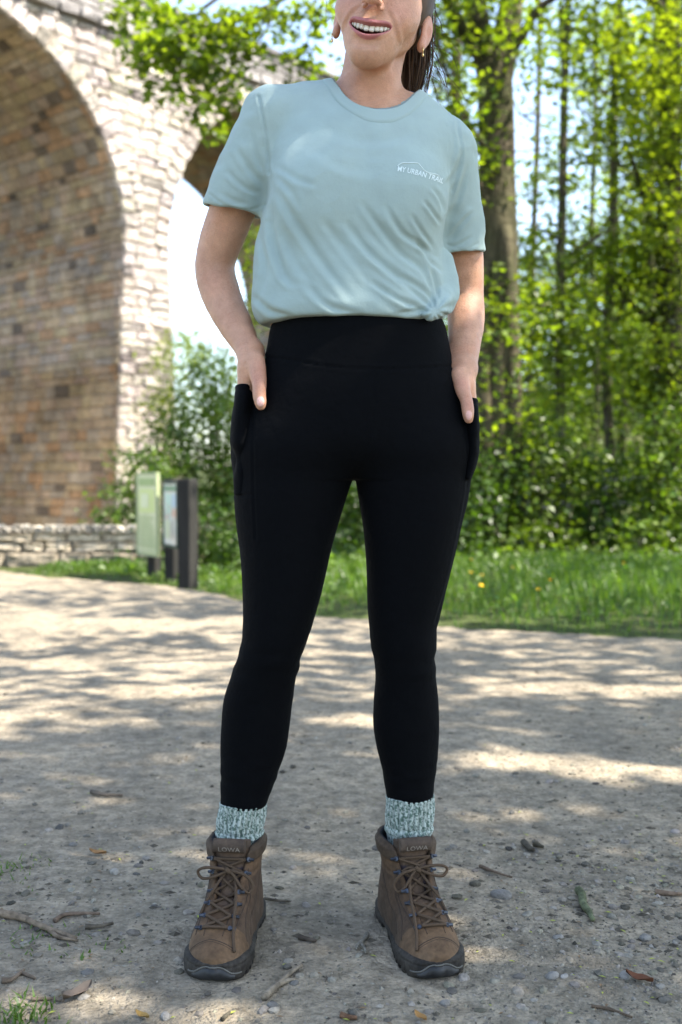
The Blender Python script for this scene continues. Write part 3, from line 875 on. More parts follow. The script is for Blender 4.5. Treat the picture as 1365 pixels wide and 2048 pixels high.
# collar rib
M_rib = mat("pale_green_rib", (.292, .366, .345), rough=.92, spec=.06, sheen=.08, bump=[(1500, 1, .0003)])
cb = MB(); nt_, nr_ = 150, 7
ring = []
for i in range(nt_):
    a = 2 * math.pi * i / nt_; ca, sa = math.cos(a), math.sin(a)
    row = []
    for j in range(nr_):
        g = -.0010 + .0185 * j / (nr_ - 1)
        b = (NBF if sa < 0 else NBB) + g
        p = Vector((NKC[0] + (NA + g) * ca, NKC[1] + b * sa, 1.7))
        if j == 0:
            p.x = NKC[0] + (NA + .003) * ca; p.y = NKC[1] + (b + .004) * sa
        hit = SB.ray_cast(p, Vector((0, 0, -1)))
        row.append(np.array(hit[0]) if hit[0] else None)
    ring.append(row)
for i in range(nt_):
    for j in range(nr_):
        if ring[i][j] is None: ring[i][j] = ring[i - 1][j]
RG = np.array(ring)
for _ in range(6): RG = (np.roll(RG, 1, 0) + RG * 2 + np.roll(RG, -1, 0)) / 4
tv = []
for j in range(nr_):
    tv.append(RG[:, j] + np.array((0, -.0006, .0014 + .0010 * math.sin(math.pi * j / (nr_ - 1)))))
tv.insert(0, RG[:, 0] + np.array((0, 0, -.010)) + (RG[:, 0] - NKC) * (-.02, -.02, 0))
tv.append(RG[:, -1] + np.array((0, .001, -.002)))
V3 = np.array(tv).reshape(-1, 3); m_ = len(tv)
i = np.arange(m_ - 1)[:, None] * nt_; j = np.arange(nt_)[None]
cb.add(V3, np.stack([i + j, i + (j + 1) % nt_, i + nt_ + (j + 1) % nt_, i + nt_ + j], -1).reshape(-1, 4))
link("collar", cb.mesh("collar", M_rib, True), shirt)
# dark label inside the back of the neck
mb = MB(); p0 = W(833, 196, 1.915)
mb.box(p0, (.026, .003, .016), rot3('Y', R(25)), bev=.001)
link("neck_tape", mb.mesh("neck_tape", mat("navy_tape", (.012, .02, .05), rough=.7)), shirt)

# printed lettering on the chest, bent along the slope and laid on the cloth
M_print = mat("white_print", (.58, .66, .65), rough=.6)
dg = None
pv, pf = [], []


def on_cloth(x, y, off=.0011):
    o = Vector((0, 0, CAM_H)); d = Vector(W(x, y, 1.8)) - o; d.normalize()
    h = SB.ray_cast(o, d)
    return (h[0] - d * off) if h[0] else Vector(W(x, y, 1.75))


fc = bpy.data.curves.new("lettering", 'FONT'); fc.body = "MY URBAN TRAIL"; fc.size = 1; fc.resolution_u = 2; fc.offset = .012
fo = bpy.data.objects.new("lettering", fc); COL.objects.link(fo)
dg = bpy.context.evaluated_depsgraph_get(); dg.update()
tm = bpy.data.meshes.new_from_object(fo.evaluated_get(dg))
bpy.data.objects.remove(fo)
tw = max(v.co.x for v in tm.vertices)
def tline(t):                                                     # base line of the words over 0..1, photo px
    return 795 + 91 * t, 341.5 + 8 * t + 17 * t ** 1.6
bm = bmesh.new(); bm.from_mesh(tm)
bmesh.ops.subdivide_edges(bm, edges=bm.edges[:], cuts=1)
bmesh.ops.triangulate(bm, faces=bm.faces[:])
for v in bm.verts:
    t = v.co.x / tw; bx, by = tline(t); ex, ey = tline(t + .01)
    ang = math.atan2(ey - by, ex - bx); hgt = v.co.y * 14.5
    v.co = on_cloth(bx + hgt * math.sin(ang), by - hgt * math.cos(ang))
me = bpy.data.meshes.new("lettering"); bm.to_mesh(me); bm.free()
link("lettering", me, shirt, M_print)
mb = MB()
pts = spline([(795.5, 331), (799, 328.5), (806, 325.5), (818, 325.3), (832, 325), (838, 327), (844, 334), (850, 341), (858, 345), (868, 347), (877, 350), (882, 356), (884, 363)], 60)
mb.tube([on_cloth(x, y, .0006) for x, y in pts], .00075, 4)
link("mountain_outline", mb.mesh("mountain_outline", M_print), shirt)

# ------------------------------------------------------------------ socks
M_sock = mat("grey_green_wool", attr="tint", rough=.95, spec=.1, sheen=.3, bump=[(900, 2, .0006)])
def sock(top, bot, r0, r1):
    n, m = 168, 64
    mb = MB(); top, bot = np.array(top), np.array(bot)
    th = np.linspace(0, 2 * np.pi, n, endpoint=False)
    V, C = [], []
    prof = [(-.0, -.004), (-.0, -.0015), (.02, .0008)] + [(t, 0.0) for t in np.linspace(.04, 1, m)]
    for k, (t, dr) in enumerate(prof):
        c = top + (bot - top) * t
        if k == 0: c = c + np.array((0, 0, -.006))
        bul = .0016 * math.sin(math.pi * min(1, t * 1.5)) + .0026 * math.exp(-((t - .62) / .06) ** 2) - .0016 * math.exp(-((t - .54) / .03) ** 2)
        rr = r0 + (r1 - r0) * t + dr + bul
        rib = .0009 * np.sign(np.cos(th * 28)) * np.abs(np.cos(th * 28)) ** .6
        wob = .0012 * np.sin(th * 2 + t * 3) + .0010 * np.sin(th * 5 + t * 9)
        rad = rr + rib + wob
        P = np.stack([c[0] + rad * np.cos(th), c[1] + rad * 1.03 * np.sin(th), c[2] + .0012 * np.sin(th * 3 + 2) * np.exp(-t * 6) + np.zeros(n)], -1)
        P += .0005 * vnoise(P, 420, 3)[:, None] * np.stack([np.cos(th), np.sin(th), 0 * th], -1)
        V.append(P)
        nz = vnoise(P * np.array((1, 1, .55)), 560, 8) + .6 * vnoise(P, 900, 9)
        col = np.where(nz[:, None] > -.05, np.array((.37, .42, .375)), np.array((.085, .135, .105)))
        col = col * (1 - .30 * (np.cos(th * 28) < -.2))[:, None]
        C.append(col)
    q = len(V)
    i = np.arange(q - 1)[:, None] * n; j = np.arange(n)[None]
    mb.add(np.concatenate(V), np.stack([i + j, i + n + j, i + n + (j + 1) % n, i + (j + 1) % n], -1).reshape(-1, 4), None, np.concatenate(C))
    return link("sock", mb.mesh("sock", M_sock, True, "tint"), PERSON)
sock(W(486.5, 1603, 1.866), W(476, 1706, 1.870), .0392, .0365)
sock(W(820.5, 1590, 1.870), W(819, 1700, 1.874), .0402, .0358)

# ------------------------------------------------------------------ boots
M_boot = mat("brown_nubuck", attr="tint", rough=.78, spec=.2, noise=[(28, 5, .68, 1.22), (140, 4, .78, 1.16)], bump=[(800, 3, .0004), (90, 4, .0010)])
M_rubber = mat("black_rubber", (.020, .017, .0135), rough=.75, spec=.2, noise=[(35, 4, .75, 1.9), (160, 3, .7, 1.5)], bump=[(300, 3, .0005)])
M_lining = mat("dark_lining", (.012, .013, .018), rough=.9)
M_lace = mat("brown_lace", (.070, .044, .025), rough=.85, bump=[(1500, 1, .0006)])
M_hook = mat("blued_steel", (.045, .05, .062), rough=.36, metal=.6, noise=[(120, 2, .5, 1.6)])
M_seam = mat("dark_seam", (.045, .030, .020), rough=.85)
M_logo = mat("pale_embroidery", (.24, .20, .16), rough=.8)
PL_Y = [-.082, -.079, -.070, -.050, -.02, .02, .06, .10, .135, .165, .185, .198, .2055, .208]
PL_A = [.0, .012, .025, .034, .0375, .039, .0425, .0475, .0505, .0475, .040, .029, .016, .0]
PL_H = [.085, .086, .088, .09, .092, .094, .097, .089, .075, .062, .054, .047, .042, .039]


def boot(ank, ang, med, mirror_loop):
    lx_, dy_ = np.array((math.cos(ang), math.sin(ang), 0)), np.array((math.sin(ang), -math.cos(ang), 0))
    org = np.array((ank[0], ank[1], 0.0))
    toW = lambda P: org + P[..., :1] * lx_ + P[..., 1:2] * dy_ + P[..., 2:3] * np.array((0, 0, .885))
    cen = lambda y: med * np.interp(y, [-.08, .0, .06, .13, .21], [0, 0, -.001, .002, .010])
    hw = lambda y: cubic(y, PL_Y, PL_A)[..., 0]
    ht = lambda y: cubic(y, PL_Y, PL_H)[..., 0]
    SZ = [.04, .08, .11, .14, .165, .178]
    scy = lambda z: cubic(z, SZ, [.005, .004, .000, -.006, -.010, -.011])[..., 0]
    sl = lambda z: cubic(z, SZ, [.076, .071, .062, .055, .056, .057])[..., 0]
    sw = lambda z: cubic(z, SZ, [.036, .0375, .0395, .0425, .0455, .0462])[..., 0]
    def foot(x, y, z, g=0.0):
        a = np.maximum(hw(y.ravel()).reshape(y.shape), .002) + g; h = ht(y.ravel()).reshape(y.shape) + g
        c = cen(y)
        r = (np.abs((x - c) / a) ** 2.7 + (np.maximum(z, 0) / h) ** 2.3) ** (1 / 2.5)
        return np.maximum(np.maximum((r - 1) * np.minimum(a, h) * .9, -z + .012), np.maximum(y - .2075 - g, -.0815 - g - y))
    def shaft(x, y, z, g=0.0):
        zf = z.ravel()
        cy, l, w = [f(zf).reshape(z.shape) for f in (scy, sl, sw)]
        r = np.sqrt((np.abs(x) / (w + g)) ** 2.2 + (np.abs(y - cy) / (l + g)) ** 2.2)
        return (np.sqrt(r * r) - 1) * (w + g)
    tilt = lambda x, y, z: z - (.172 + .14 * np.maximum(-y - .02, 0) - .10 * np.maximum(y, 0) + 1.2 * x * x)
    gx, gy, gz = np.arange(-.062, .0625, .0021), np.arange(-.09, .2165, .0022), np.arange(-.004, .196, .0021)
    U = Field(gx, gy, gz)
    lo, hi = (-.06, -.09, .0), (.06, .215, .19)
    U.add(foot, lo, hi)
    U.add(lambda x, y, z: np.maximum(shaft(x, y, z), np.maximum(.03 - z, tilt(x, y, z))), lo, hi, .028)
    U.add(lambda x, y, z: np.maximum(np.abs(z - .158 + .10 * np.maximum(y, 0)) - .010, np.abs(shaft(x, y, z, .0015)) - .0035), lo, hi, .006)   # padded rim
    U.add(lambda x, y, z: np.maximum(shaft(x, y, z, -.0085), .112 - z), lo, hi, .003, sub=True)
    U.add(lambda x, y, z: np.maximum(np.abs(x) - (.0135 + np.maximum(z - .085, 0) * .20), np.maximum(.085 - z, .018 - y)), lo, hi, .004, sub=True)   # front gap
    U.add(lambda x, y, z: np.maximum(np.maximum(np.abs(x - cen(y)) - .0145, np.abs(y - .098) - .042), np.maximum(foot(x, y, z, .02), -foot(x, y, z, -.0028))), lo, hi, .002, sub=True)
    v, q = U.mesh()
    n = normals(v, q)
    v = v + n * (.0006 * vnoise(v, 60, 5) + .0009 * vnoise(v, 24, 6) - .0012 * np.exp(-((v[:, 2] - .122) / .004) ** 2) * (v[:, 1] < .05))[:, None]
    # leather panels: toe cap, quarters, collar
    col = np.tile(np.array((.092, .054, .029)), (len(v), 1))
    x, y, z = v.T
    collar = z > .142
    col[collar] = (.060, .040, .025)
    capt = y > .150 - 2.6 * np.abs(x - cen(y)) ** 1.6
    col[capt] = col[capt] * (1.22, 1.20, 1.12)
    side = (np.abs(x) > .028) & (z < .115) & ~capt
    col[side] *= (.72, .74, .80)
    lining = (z > .115) & (shaft(x, y, z) < -.005) & (y < .06)
    col[lining] = (.012, .013, .018)
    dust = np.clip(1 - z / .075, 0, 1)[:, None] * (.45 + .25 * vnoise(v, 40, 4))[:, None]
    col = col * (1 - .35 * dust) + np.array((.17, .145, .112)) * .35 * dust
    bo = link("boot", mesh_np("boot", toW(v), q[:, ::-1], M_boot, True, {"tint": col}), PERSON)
    B = bvh(v, q)
    # ---- sole
    So = Field(np.arange(-.068, .0685, .0021), np.arange(-.098, .2245, .0022), np.arange(-.008, .062, .0019))
    def sole(x, y, z):
        yc = np.clip(y, -.0815, .2075)
        a = np.maximum(hw(yc.ravel()).reshape(y.shape), .001)
        c = cen(y)
        toe = np.clip((y - .11) / .06, 0, 1); toe = toe * toe * (3 - 2 * toe)
        heel = np.clip((-y - .01) / .05, 0, 1)
        top = .0245 + .0085 * toe + .012 * heel + .0035 * np.sin(np.clip(y, -.05, .12) * 55)
        flare = .0052 + .0035 * heel - .0012 * toe - .035 * np.maximum(z - .02, 0)
        dx = np.abs(x - c) - a - flare
        dyv = np.maximum(y - .2075, -.0815 - y) - flare
        d = np.where((dx > 0) & (dyv > 0), np.sqrt(np.maximum(dx, 0) ** 2 + np.maximum(dyv, 0) ** 2), np.maximum(dx, dyv))
        lift = .010 * np.clip((y - .165) / .045, 0, 1) ** 1.6
        return -smin(-d, -np.maximum(z - top, -.005 + lift - z), .011)
    So.add(sole, (-.065, -.095, -.006), (.065, .222, .058))
    for yy in np.arange(-.072, .19, .0175):                        # lugs
        if .006 < yy < .030: continue
        for s_ in (-1, 1):
            def slot(x, y, z, yy=yy, s_=s_):
                return np.maximum(np.maximum(np.abs(y - yy - .002) - .0034, z - .0085), np.maximum(.014 - s_ * x, -1.))
            So.add(slot, (-.066, yy - .01, -.006), (.066, yy + .01, .012), .0018, sub=True)
    So.add(lambda x, y, z: np.maximum(np.abs(y - .018) - .016, z - .010), (-.066, 0, -.006), (.066, .036, .012), .003, sub=True)
    vs, qs = So.mesh()
    nsl = normals(vs, qs)
    gro = np.exp(-((vs[:, 2] - .0185 - .007 * np.clip((vs[:, 1] - .1) / .08, 0, 1)) / .0017) ** 2) * (np.abs(nsl[:, 2]) < .7)
    vs = vs - nsl * (.0014 * gro)[:, None]
    link("sole", mesh_np("sole", toW(vs), qs[:, ::-1], M_rubber), bo)
    SBv = bvh(vs, qs)
    def front_sole(x, z, off):
        h = SBv.ray_cast(Vector((x * 1.15, .32, z)), Vector((-x * .15 / .12, -1, 0)).normalized())
        return np.array(h[0]) + np.array((0, off, 0)) if h[0] else np.array((x, .2, z))
    # toe bumper: raised arch and its pale edge line
    mb = MB()
    xs_ = np.linspace(-.042, .042, 33) + cen(np.array(.2))
    arch = lambda u: .0085 + .0155 * np.exp(-(np.abs(u) / .0265) ** 3.4)
    mb.tube(toW(np.array([front_sole(x, arch(x - cen(np.array(.2))) + .004, .0002) for x in xs_])), .0013, 5)
    link("toe_ridge", mb.mesh("toe_ridge", mat("worn_rubber", (.10, .095, .082), rough=.8), True), bo)
    mb = MB(); rows_ = []
    for f in np.linspace(0, 1, 7):
        rows_.append([front_sole(x, .0055 + (arch(x - cen(np.array(.2))) - .0035) * f * .98, .0022 * math.sin(math.pi * min(1, f * .9 + .1)) + .0004) for x in np.linspace(-.034, .034, 15) + cen(np.array(.2))])
    PV = np.array(rows_).reshape(-1, 3); i = np.arange(6)[:, None] * 15; j = np.arange(14)[None]
    mb.add(toW(PV), np.stack([i + j, i + 15 + j, i + 15 + j + 1, i + j + 1], -1).reshape(-1, 4))
    link("toe_bumper", mb.mesh("toe_bumper", mat("smooth_rubber", (.012, .012, .012), rough=.45, noise=[(60, 3, .7, 2.2)]), True), bo)
    # ---- tongue
    T = Field(np.arange(-.040, .0405, .002), np.arange(.0, .165, .002), np.arange(.06, .205, .002))
    def tongue(x, y, z):
        body = np.minimum(foot(x, y, z, -.0045), np.maximum(shaft(x, y, z, -.0045), .05 - z))
        inner = np.minimum(foot(x, y, z, -.0105), np.maximum(shaft(x, y, z, -.0105), .05 - z))
        wd = .019 + .012 * np.clip((z - .09) / .06, 0, 1)
        return np.maximum(np.maximum(np.maximum(body, -inner), np.maximum(np.abs(x) - wd, .02 - y)), np.maximum(z - .186 + 6 * x * x, y - .15))
    T.add(tongue, (-.04, .0, .06), (.04, .16, .2))
    T.add(lambda x, y, z: np.maximum(np.abs(x) - .027, np.sqrt((y - .0485) ** 2 + ((z - .177) * .62) ** 2) - .0082), (-.04, .03, .15), (.04, .07, .2), .006)
    vt, qt = T.mesh()
    nt2 = normals(vt, qt)
    vt = vt + nt2 * (.0006 * vnoise(vt, 70, 7))[:, None]
    ct = np.tile(np.array((.090, .057, .036)), (len(vt), 1))
    ct[(vt[:, 2] > .166)] = (.070, .050, .036)
    ct[(np.abs(vt[:, 0]) > .0115) & (vt[:, 2] < .135)] = (.040, .028, .030)
    to = link("tongue", mesh_np("tongue", toW(vt), qt[:, ::-1], M_boot, True, {"tint": ct}), bo)
    BT = bvh(vt, qt)
    # ---- sampling the front of boot + tongue
    A0, A1 = np.array((0, .160, .068)), np.array((0, .046, .176))
    DN = np.array((0, .72, .69)); DN /= np.linalg.norm(DN)
    def S(x, qv, off=0.0, tg=False):
        base = A0 + (A1 - A0) * qv + np.array((x, 0, 0))
        d = DN * (1 - qv) + np.array((0, .97, .24)) * qv; d /= np.linalg.norm(d)
        o = Vector(base + d * .12)
        hs = [t.ray_cast(o, Vector(-d)) for t in ((BT,) if tg else (B, BT))]
        hs = [h for h in hs if h[0] is not None]
        if not hs: return base + d * off
        h = min(hs, key=lambda h: h[3])
        return np.array(h[0]) + d * off
    # hooks
    spots = [(.0235, .05), (.0235, .20), (.0225, .345), (.022, .475), (.0275, .68), (.031, .83)]
    hk = bpy.data.meshes.new("hook"); bm = bmesh.new()
    bmesh.ops.create_cone(bm, cap_ends=True, segments=10, radius1=.0046, radius2=.0036, depth=.0040)
    r_ = bmesh.ops.create_cone(bm, cap_ends=True, segments=8, radius1=.0026, radius2=.0026, depth=.0085, matrix=Matrix.Translation((.0045, 0, .0012)) @ Matrix.Rotation(R(90), 4, 'Y'))
    bm.to_mesh(hk); bm.free(); hk.materials.append(M_hook)
    pts = {}
    for k, (xx, qv) in enumerate(spots):
        for s_ in (-1, 1):
            p = S(xx * s_, qv, .0018); pts[(k, s_)] = S(xx * s_ * .86, qv, .0042)
            d = DN * (1 - qv) + np.array((s_ * .45, .97, .24)) * qv + np.array((s_ * .22, 0, 0)); d /= np.linalg.norm(d)
            zw = lx_ * d[0] + dy_ * d[1] + np.array((0, 0, d[2]))
            xw = lx_ * s_; xw = xw - zw * (xw @ zw); xw /= np.linalg.norm(xw); yw = np.cross(zw, xw)
            o = bpy.data.objects.new("hook", hk); COL.objects.link(o); o.parent = bo
            o.matrix_parent_inverse = Matrix()
            pw = toW(p[None])[0]
            o.matrix_local = Matrix(((xw[0], yw[0], zw[0], pw[0]), (xw[1], yw[1], zw[1], pw[1]), (xw[2], yw[2], zw[2], pw[2]), (0, 0, 0, 1)))
    # laces: criss-cross, knot, bow, loose ends
    mb = MB(); LR = .0025
    def lace(P, n=16, r=LR):
        mb.tube(toW(spline(P, n)), r, 6)
    def run(a, b, lift=.0035):
        xa, qa = spots[a[0]][0] * a[1], spots[a[0]][1]; xb, qb = spots[b[0]][0] * b[1], spots[b[0]][1]
        P = [pts[a]]
        for t in (.25, .5, .75): P.append(S(xa * .86 + (xb - xa) * .86 * t, qa + (qb - qa) * t, lift + .0012 * random.random()))
        P.append(pts[b]); lace(P, 14)
    run((0, -1), (0, 1))
    for k in range(5):
        run((k, -1), (k + 1, 1), .0034); run((k, 1), (k + 1, -1), .0058)
    run((5, -1), (5, 1), .004); 
    K = S(.001, .70, .0105)
    lace([pts[(4, -1)], S(-.012, .72, .008), K], 8); lace([pts[(4, 1)], S(.014, .71, .008), K], 8)
    mb.tube(toW(spline([K + np.array((-.004, .001, .003)), K + np.array((0, .0035, 0)), K + np.array((.003, .001, -.004))], 6)), .0042, 7)
    ml = mirror_loop
    def off(dx, dy, dz): return K + np.array((dx, dy, dz))
    # big side loop, hanging loop, two ends
    lace([K, off(-.018 * ml, .004, .005), off(-.040 * ml, .002, .004), off(-.053 * ml, -.004, -.006), off(-.044 * ml, .000, -.017), off(-.022 * ml, .006, -.010), K], 30)
    lace([K, off(.014 * ml, .006, .000), off(.030 * ml, .006, -.006), off(.041 * ml, .004, -.024), off(.036 * ml, .010, -.036), off(.024 * ml, .013, -.026), off(.010 * ml, .007, -.006), K], 30)
    lace([K, S(.012 * ml, .60, .008), S(.021 * ml, .40, .009), S(.027 * ml, .15, .008), S(.033 * ml, -.06, .006), S(.039 * ml, -.22, .006)], 26)
    lace([K, S(-.010 * ml, .62, .008), S(-.019 * ml, .48, .008), S(-.029 * ml, .36, .007), S(-.034 * ml, .22, .005)], 22)
    link("lace", mb.mesh("lace", M_lace, True), bo)
    # seams: toe cap line, eyestay edges, quarter lines
    mb = MB()
    def seam(P, r=.0009, n=26):
        mb.tube(toW(np.array(P)), r, 4)
    seam([S(x, -.10 - 3.2 * abs(x) ** 1.35 * 2.2, .0001) for x in np.linspace(-.036, .036, 30)], .0008)
    seam([S(x, -.125 - 3.2 * abs(x) ** 1.35 * 2.2, .0000) for x in np.linspace(-.036, .036, 30)], .0005)
    for s_ in (-1, 1):
        seam([S(s_ * (.0305 + .004 * t), -.02 + t * .62, .0001) for t in np.linspace(0, 1, 24)])
        seam([S(s_ * (.0150 + .010 * math.exp(-t * 9) * 0 + .003 * t), -.05 + t * .5, .0001) for t in np.linspace(0, 1, 20)], .0007)
        def side(y, z, o=.0):
            h = B.ray_cast(Vector((s_ * .12, y, z)), Vector((-s_, 0, 0)))
            return np.array(h[0]) if h[0] else np.array((s_ * .04, y, z))
        seam([side(y, z) for y, z in spline([(.135, .040), (.11, .062), (.08, .072), (.055, .088), (.048, .112), (.040, .132)], 26)])
        seam([side(y, z) for y, z in spline([(.10, .036), (.075, .055), (.04, .066), (.01, .090), (-.02, .118), (-.05, .125)], 26)])
    link("seam", mb.mesh("seam", M_seam, True), bo)
    # word on the tongue
    fc = bpy.data.curves.new("tongue_lettering", 'FONT'); fc.body = "LOWA"; fc.size = 1; fc.align_x = 'CENTER'; fc.resolution_u = 2
    fo = bpy.data.objects.new("tongue_lettering", fc); COL.objects.link(fo)
    dg = bpy.context.evaluated_depsgraph_get(); dg.update()
    tm = bpy.data.meshes.new_from_object(fo.evaluated_get(dg)); bpy.data.objects.remove(fo)
    bm = bmesh.new(); bm.from_mesh(tm)
    xm = max(abs(v.co.x) for v in bm.verts)
    for v in bm.verts:
        p = S(v.co.x / xm * .0185 + .001, .925 + v.co.y * .085, .0012, True)
        v.co = Vector(toW(p[None])[0])
    me = bpy.data.meshes.new("tongue_lettering"); bm.to_mesh(me); bm.free()
    link("lettering", me, to, M_logo)
    return bo


boot((-.1785, 1.846), R(-7), 1, 1)
boot((.112, 1.852), R(13), -1, -1)
# ================================================================== THE PLACE
rg = np.random.default_rng(11)
EDGE_X = [-40, -9, -4.2, -3.0, -2.07, -1.04, -.65, -.12, .4, .8, 1.65, 3.0, 6.0, 14, 40]
EDGE_Y = [9.6, 9.5, 9.35, 9.15, 8.57, 7.62, 7.05, 6.3, 5.75, 5.55, 5.3, 4.9, 4.2, 2.6, -3]
def edge(x): return np.interp(x, EDGE_X, EDGE_Y)


def relief(x, y):
    P = np.stack([x, y, 0 * x], -1)
    h = .016 * vnoise(P, .55, 1) + .008 * vnoise(P, 1.7, 2) + .0050 * vnoise(P, 5, 3) + .0030 * vnoise(P, 14, 4) + .0016 * vnoise(P, 34, 7)
    near = np.minimum(np.hypot(x + .18, y - 1.76), np.hypot(x - .125, y - 1.76))
    return h * np.clip((near - .17) / .45, 0, 1)


# ---- ground sheet, out to the horizon; it drops away under the viaduct, rises behind
def ground_h(x, y):
    P = np.stack([x, y, 0 * x], -1)
    past = np.clip((y - edge(x)) / .5, 0, 1)
    h = -.05 + past * (.05 + .035 * vnoise(P, .8, 5))
    dip = np.clip((y - 11.5) / 8, 0, 1) * np.clip((2.5 - x) / 4, 0, 1)
    h = h - 1.25 * dip
    bank = np.clip((y - 10.0) / 12, 0, 1) * np.clip((x - 1.2) / 4, 0, 1)
    return h + .9 * bank + 3.0 * np.clip((y - 20) / 16, 0, 1) * np.clip((x - 1.0) / 5, 0, 1) + np.clip((np.hypot(x, y) - 120) / 400, 0, 1) * 8
tx = np.concatenate([-np.geomspace(700, 8.2, 24), np.linspace(-8, 9, 110), np.geomspace(9.2, 700, 24)])
ty = np.concatenate([-np.geomspace(700, 1.5, 16), np.linspace(-1, 14, 100), np.geomspace(14.3, 900, 34)])
TX, TY = np.meshgrid(tx, ty)
TV = np.stack([TX.ravel(), TY.ravel(), ground_h(TX.ravel(), TY.ravel())], -1)
nx = len(tx)
i = np.arange(len(ty) - 1)[:, None] * nx; j = np.arange(nx - 1)[None]
TQ = np.stack([i + j, i + j + 1, i + nx + j + 1, i + nx + j], -1).reshape(-1, 4)
M_soil = mat("woodland_soil", (.055, .062, .028), rough=.95, spec=.1, noise=[(1.3, 4, (.7, .9, .5), (1.3, 1.25, 1.1)), (9, 4, .6, 1.3)], bump=[(14, 4, .05)])
tag(link("ground", mesh_np("ground", TV, TQ, M_soil)), kind='structure')

# ---- dirt path
py_ = np.concatenate([np.linspace(-6, .6, 14), np.geomspace(.68, 10.2, 360)])
uu = np.linspace(-1, 1, 330); tt_ = .44 * uu + 3.2 * np.sign(uu) * np.abs(uu) ** 9
PX = (np.maximum(py_, 1.3)[:, None] * tt_[None]); PY = np.repeat(py_[:, None], len(uu), 1)
x_, y_ = PX.ravel(), PY.ravel()
e_ = edge(x_) + .16 * vnoise(np.stack([x_, y_, 0 * x_], -1), 1.6, 8) + .07 * vnoise(np.stack([x_, y_, 0 * x_], -1), 6, 9)
hz = relief(x_, y_) - np.clip((y_ - e_) / .22, 0, 1) * .14
PVt = np.stack([x_, y_, hz], -1)
nx = len(uu); i = np.arange(len(py_) - 1)[:, None] * nx; j = np.arange(nx - 1)[None]
M_path = mat("trodden_dirt", (.288, .243, .178), rough=.95, spec=.12,
             noise=[(.9, 4, .84, 1.12), (4.5, 5, (.74, .75, .76), (1.14, 1.12, 1.08)), (26, 5, .66, 1.18), (110, 4, .72, 1.14)],
             bump=[(9, 5, .03), (60, 6, .010), (220, 4, .004)])
path_o = tag(link("path", mesh_np("path", PVt, np.stack([i + j, i + j + 1, i + nx + j + 1, i + nx + j], -1).reshape(-1, 4), M_path)), kind='structure')

# ---- gravel and stones
def rock_variant(seed, sub=1):
    bm = bmesh.new(); bmesh.ops.create_icosphere(bm, subdivisions=sub, radius=1)
    V = np.array([v.co[:] for v in bm.verts]); T = [[v.index for v in f.verts] for f in bm.faces]; bm.free()
    V *= (1 + .28 * vnoise(V, 1.3, seed))[:, None] * (1 + .12 * vnoise(V, 3.1, seed + 5))[:, None]
    return V, np.array(T)
RV = [rock_variant(k) for k in range(8)]
RV2 = [rock_variant(k + 20, 2) for k in range(8)]
RV0 = []
for k in range(6):
    V = np.array([(1, 0, 0), (-1, 0, 0), (0, 1, 0), (0, -1, 0), (0, 0, 1), (0, 0, -1)], float) * (1 + .35 * rg.uniform(-1, 1, (6, 1)))
    RV0.append((V, np.array([(0, 2, 4), (2, 1, 4), (1, 3, 4), (3, 0, 4), (2, 0, 5), (1, 2, 5), (3, 1, 5), (0, 3, 5)])))
M_gravel = mat("gravel_stone", attr="tint", rough=.9, spec=.15, noise=[(130, 3, .75, 1.2)], bump=[(250, 4, .0015)])
M_stone1 = mat("loose_stone", objcol=True, rough=.88, spec=.18, noise=[(60, 5, .72, 1.22), (300, 3, .85, 1.1)], bump=[(160, 5, .003)])
def stone_col():
    b = rg.uniform(.09, .26)
    return np.array((b, b * rg.uniform(.86, .92), b * rg.uniform(.64, .76)))
def scatter(n):
    """positions thicker at the right foreground, at the left edge and around"""
    out = []
    while len(out) < n:
        y = .95 * math.exp(rg.uniform(0, 1) * 2.15); x = y * rg.uniform(-.42, .42)
        if y > edge(x) - .1: continue
        dens = .30 + .9 * math.exp(-((x - .55) / .3) ** 2 - ((y - 2.05) / .45) ** 2) + .35 * math.exp(-((x + .55) / .25) ** 2 - ((y - 1.9) / .5) ** 2)
        dens *= .55 + .45 * float(vnoise(np.array([[x, y, 0]]), 2.2, 31)[0])
        if rg.uniform() > dens: continue
        if min(math.hypot((x + .185) / .07, (y - 1.78) / .17), math.hypot((x - .125) / .07, (y - 1.78) / .17)) < 1: continue
        out.append((x, y))
    return np.array(out)
gb = MB()
sp = scatter(13000); hs = relief(sp[:, 0], sp[:, 1])
for (x, y), h in zip(sp, hs):
    s_ = .0016 * rg.pareto(2.4) + .0022; s_ = min(s_, .010)
    V, T = RV0[rg.integers(6)] if s_ < .0065 else RV[rg.integers(8)]
    a = rg.uniform(0, 6.28); ca, sa = math.cos(a), math.sin(a)
    sc = np.array((s_ * rg.uniform(.8, 1.5), s_ * rg.uniform(.7, 1.1), s_ * rg.uniform(.45, .8)))
    P = V * sc; P = np.stack([P[:, 0] * ca - P[:, 1] * sa, P[:, 0] * sa + P[:, 1] * ca, P[:, 2]], -1)
    c = stone_col() * (1 if rg.uniform() < .85 else .45)
    gb.add(P + (x, y, h + sc[2] * rg.uniform(-.35, .3)), None, T, c)
for x, y in scatter(900):
    if y < 1.75: continue
    V, T = RV0[rg.integers(6)]; s_ = rg.uniform(.003, .0095)
    gb.add(V * (s_ * 1.4, s_, s_ * .45) + (x, y, float(relief(np.array([x]), np.array([y]))[0])), None, T, np.array((.085, .072, .052)) * rg.uniform(.6, 1.4))
tag(link("gravel", gb.mesh("gravel", M_gravel, False, "tint")), kind='stuff')

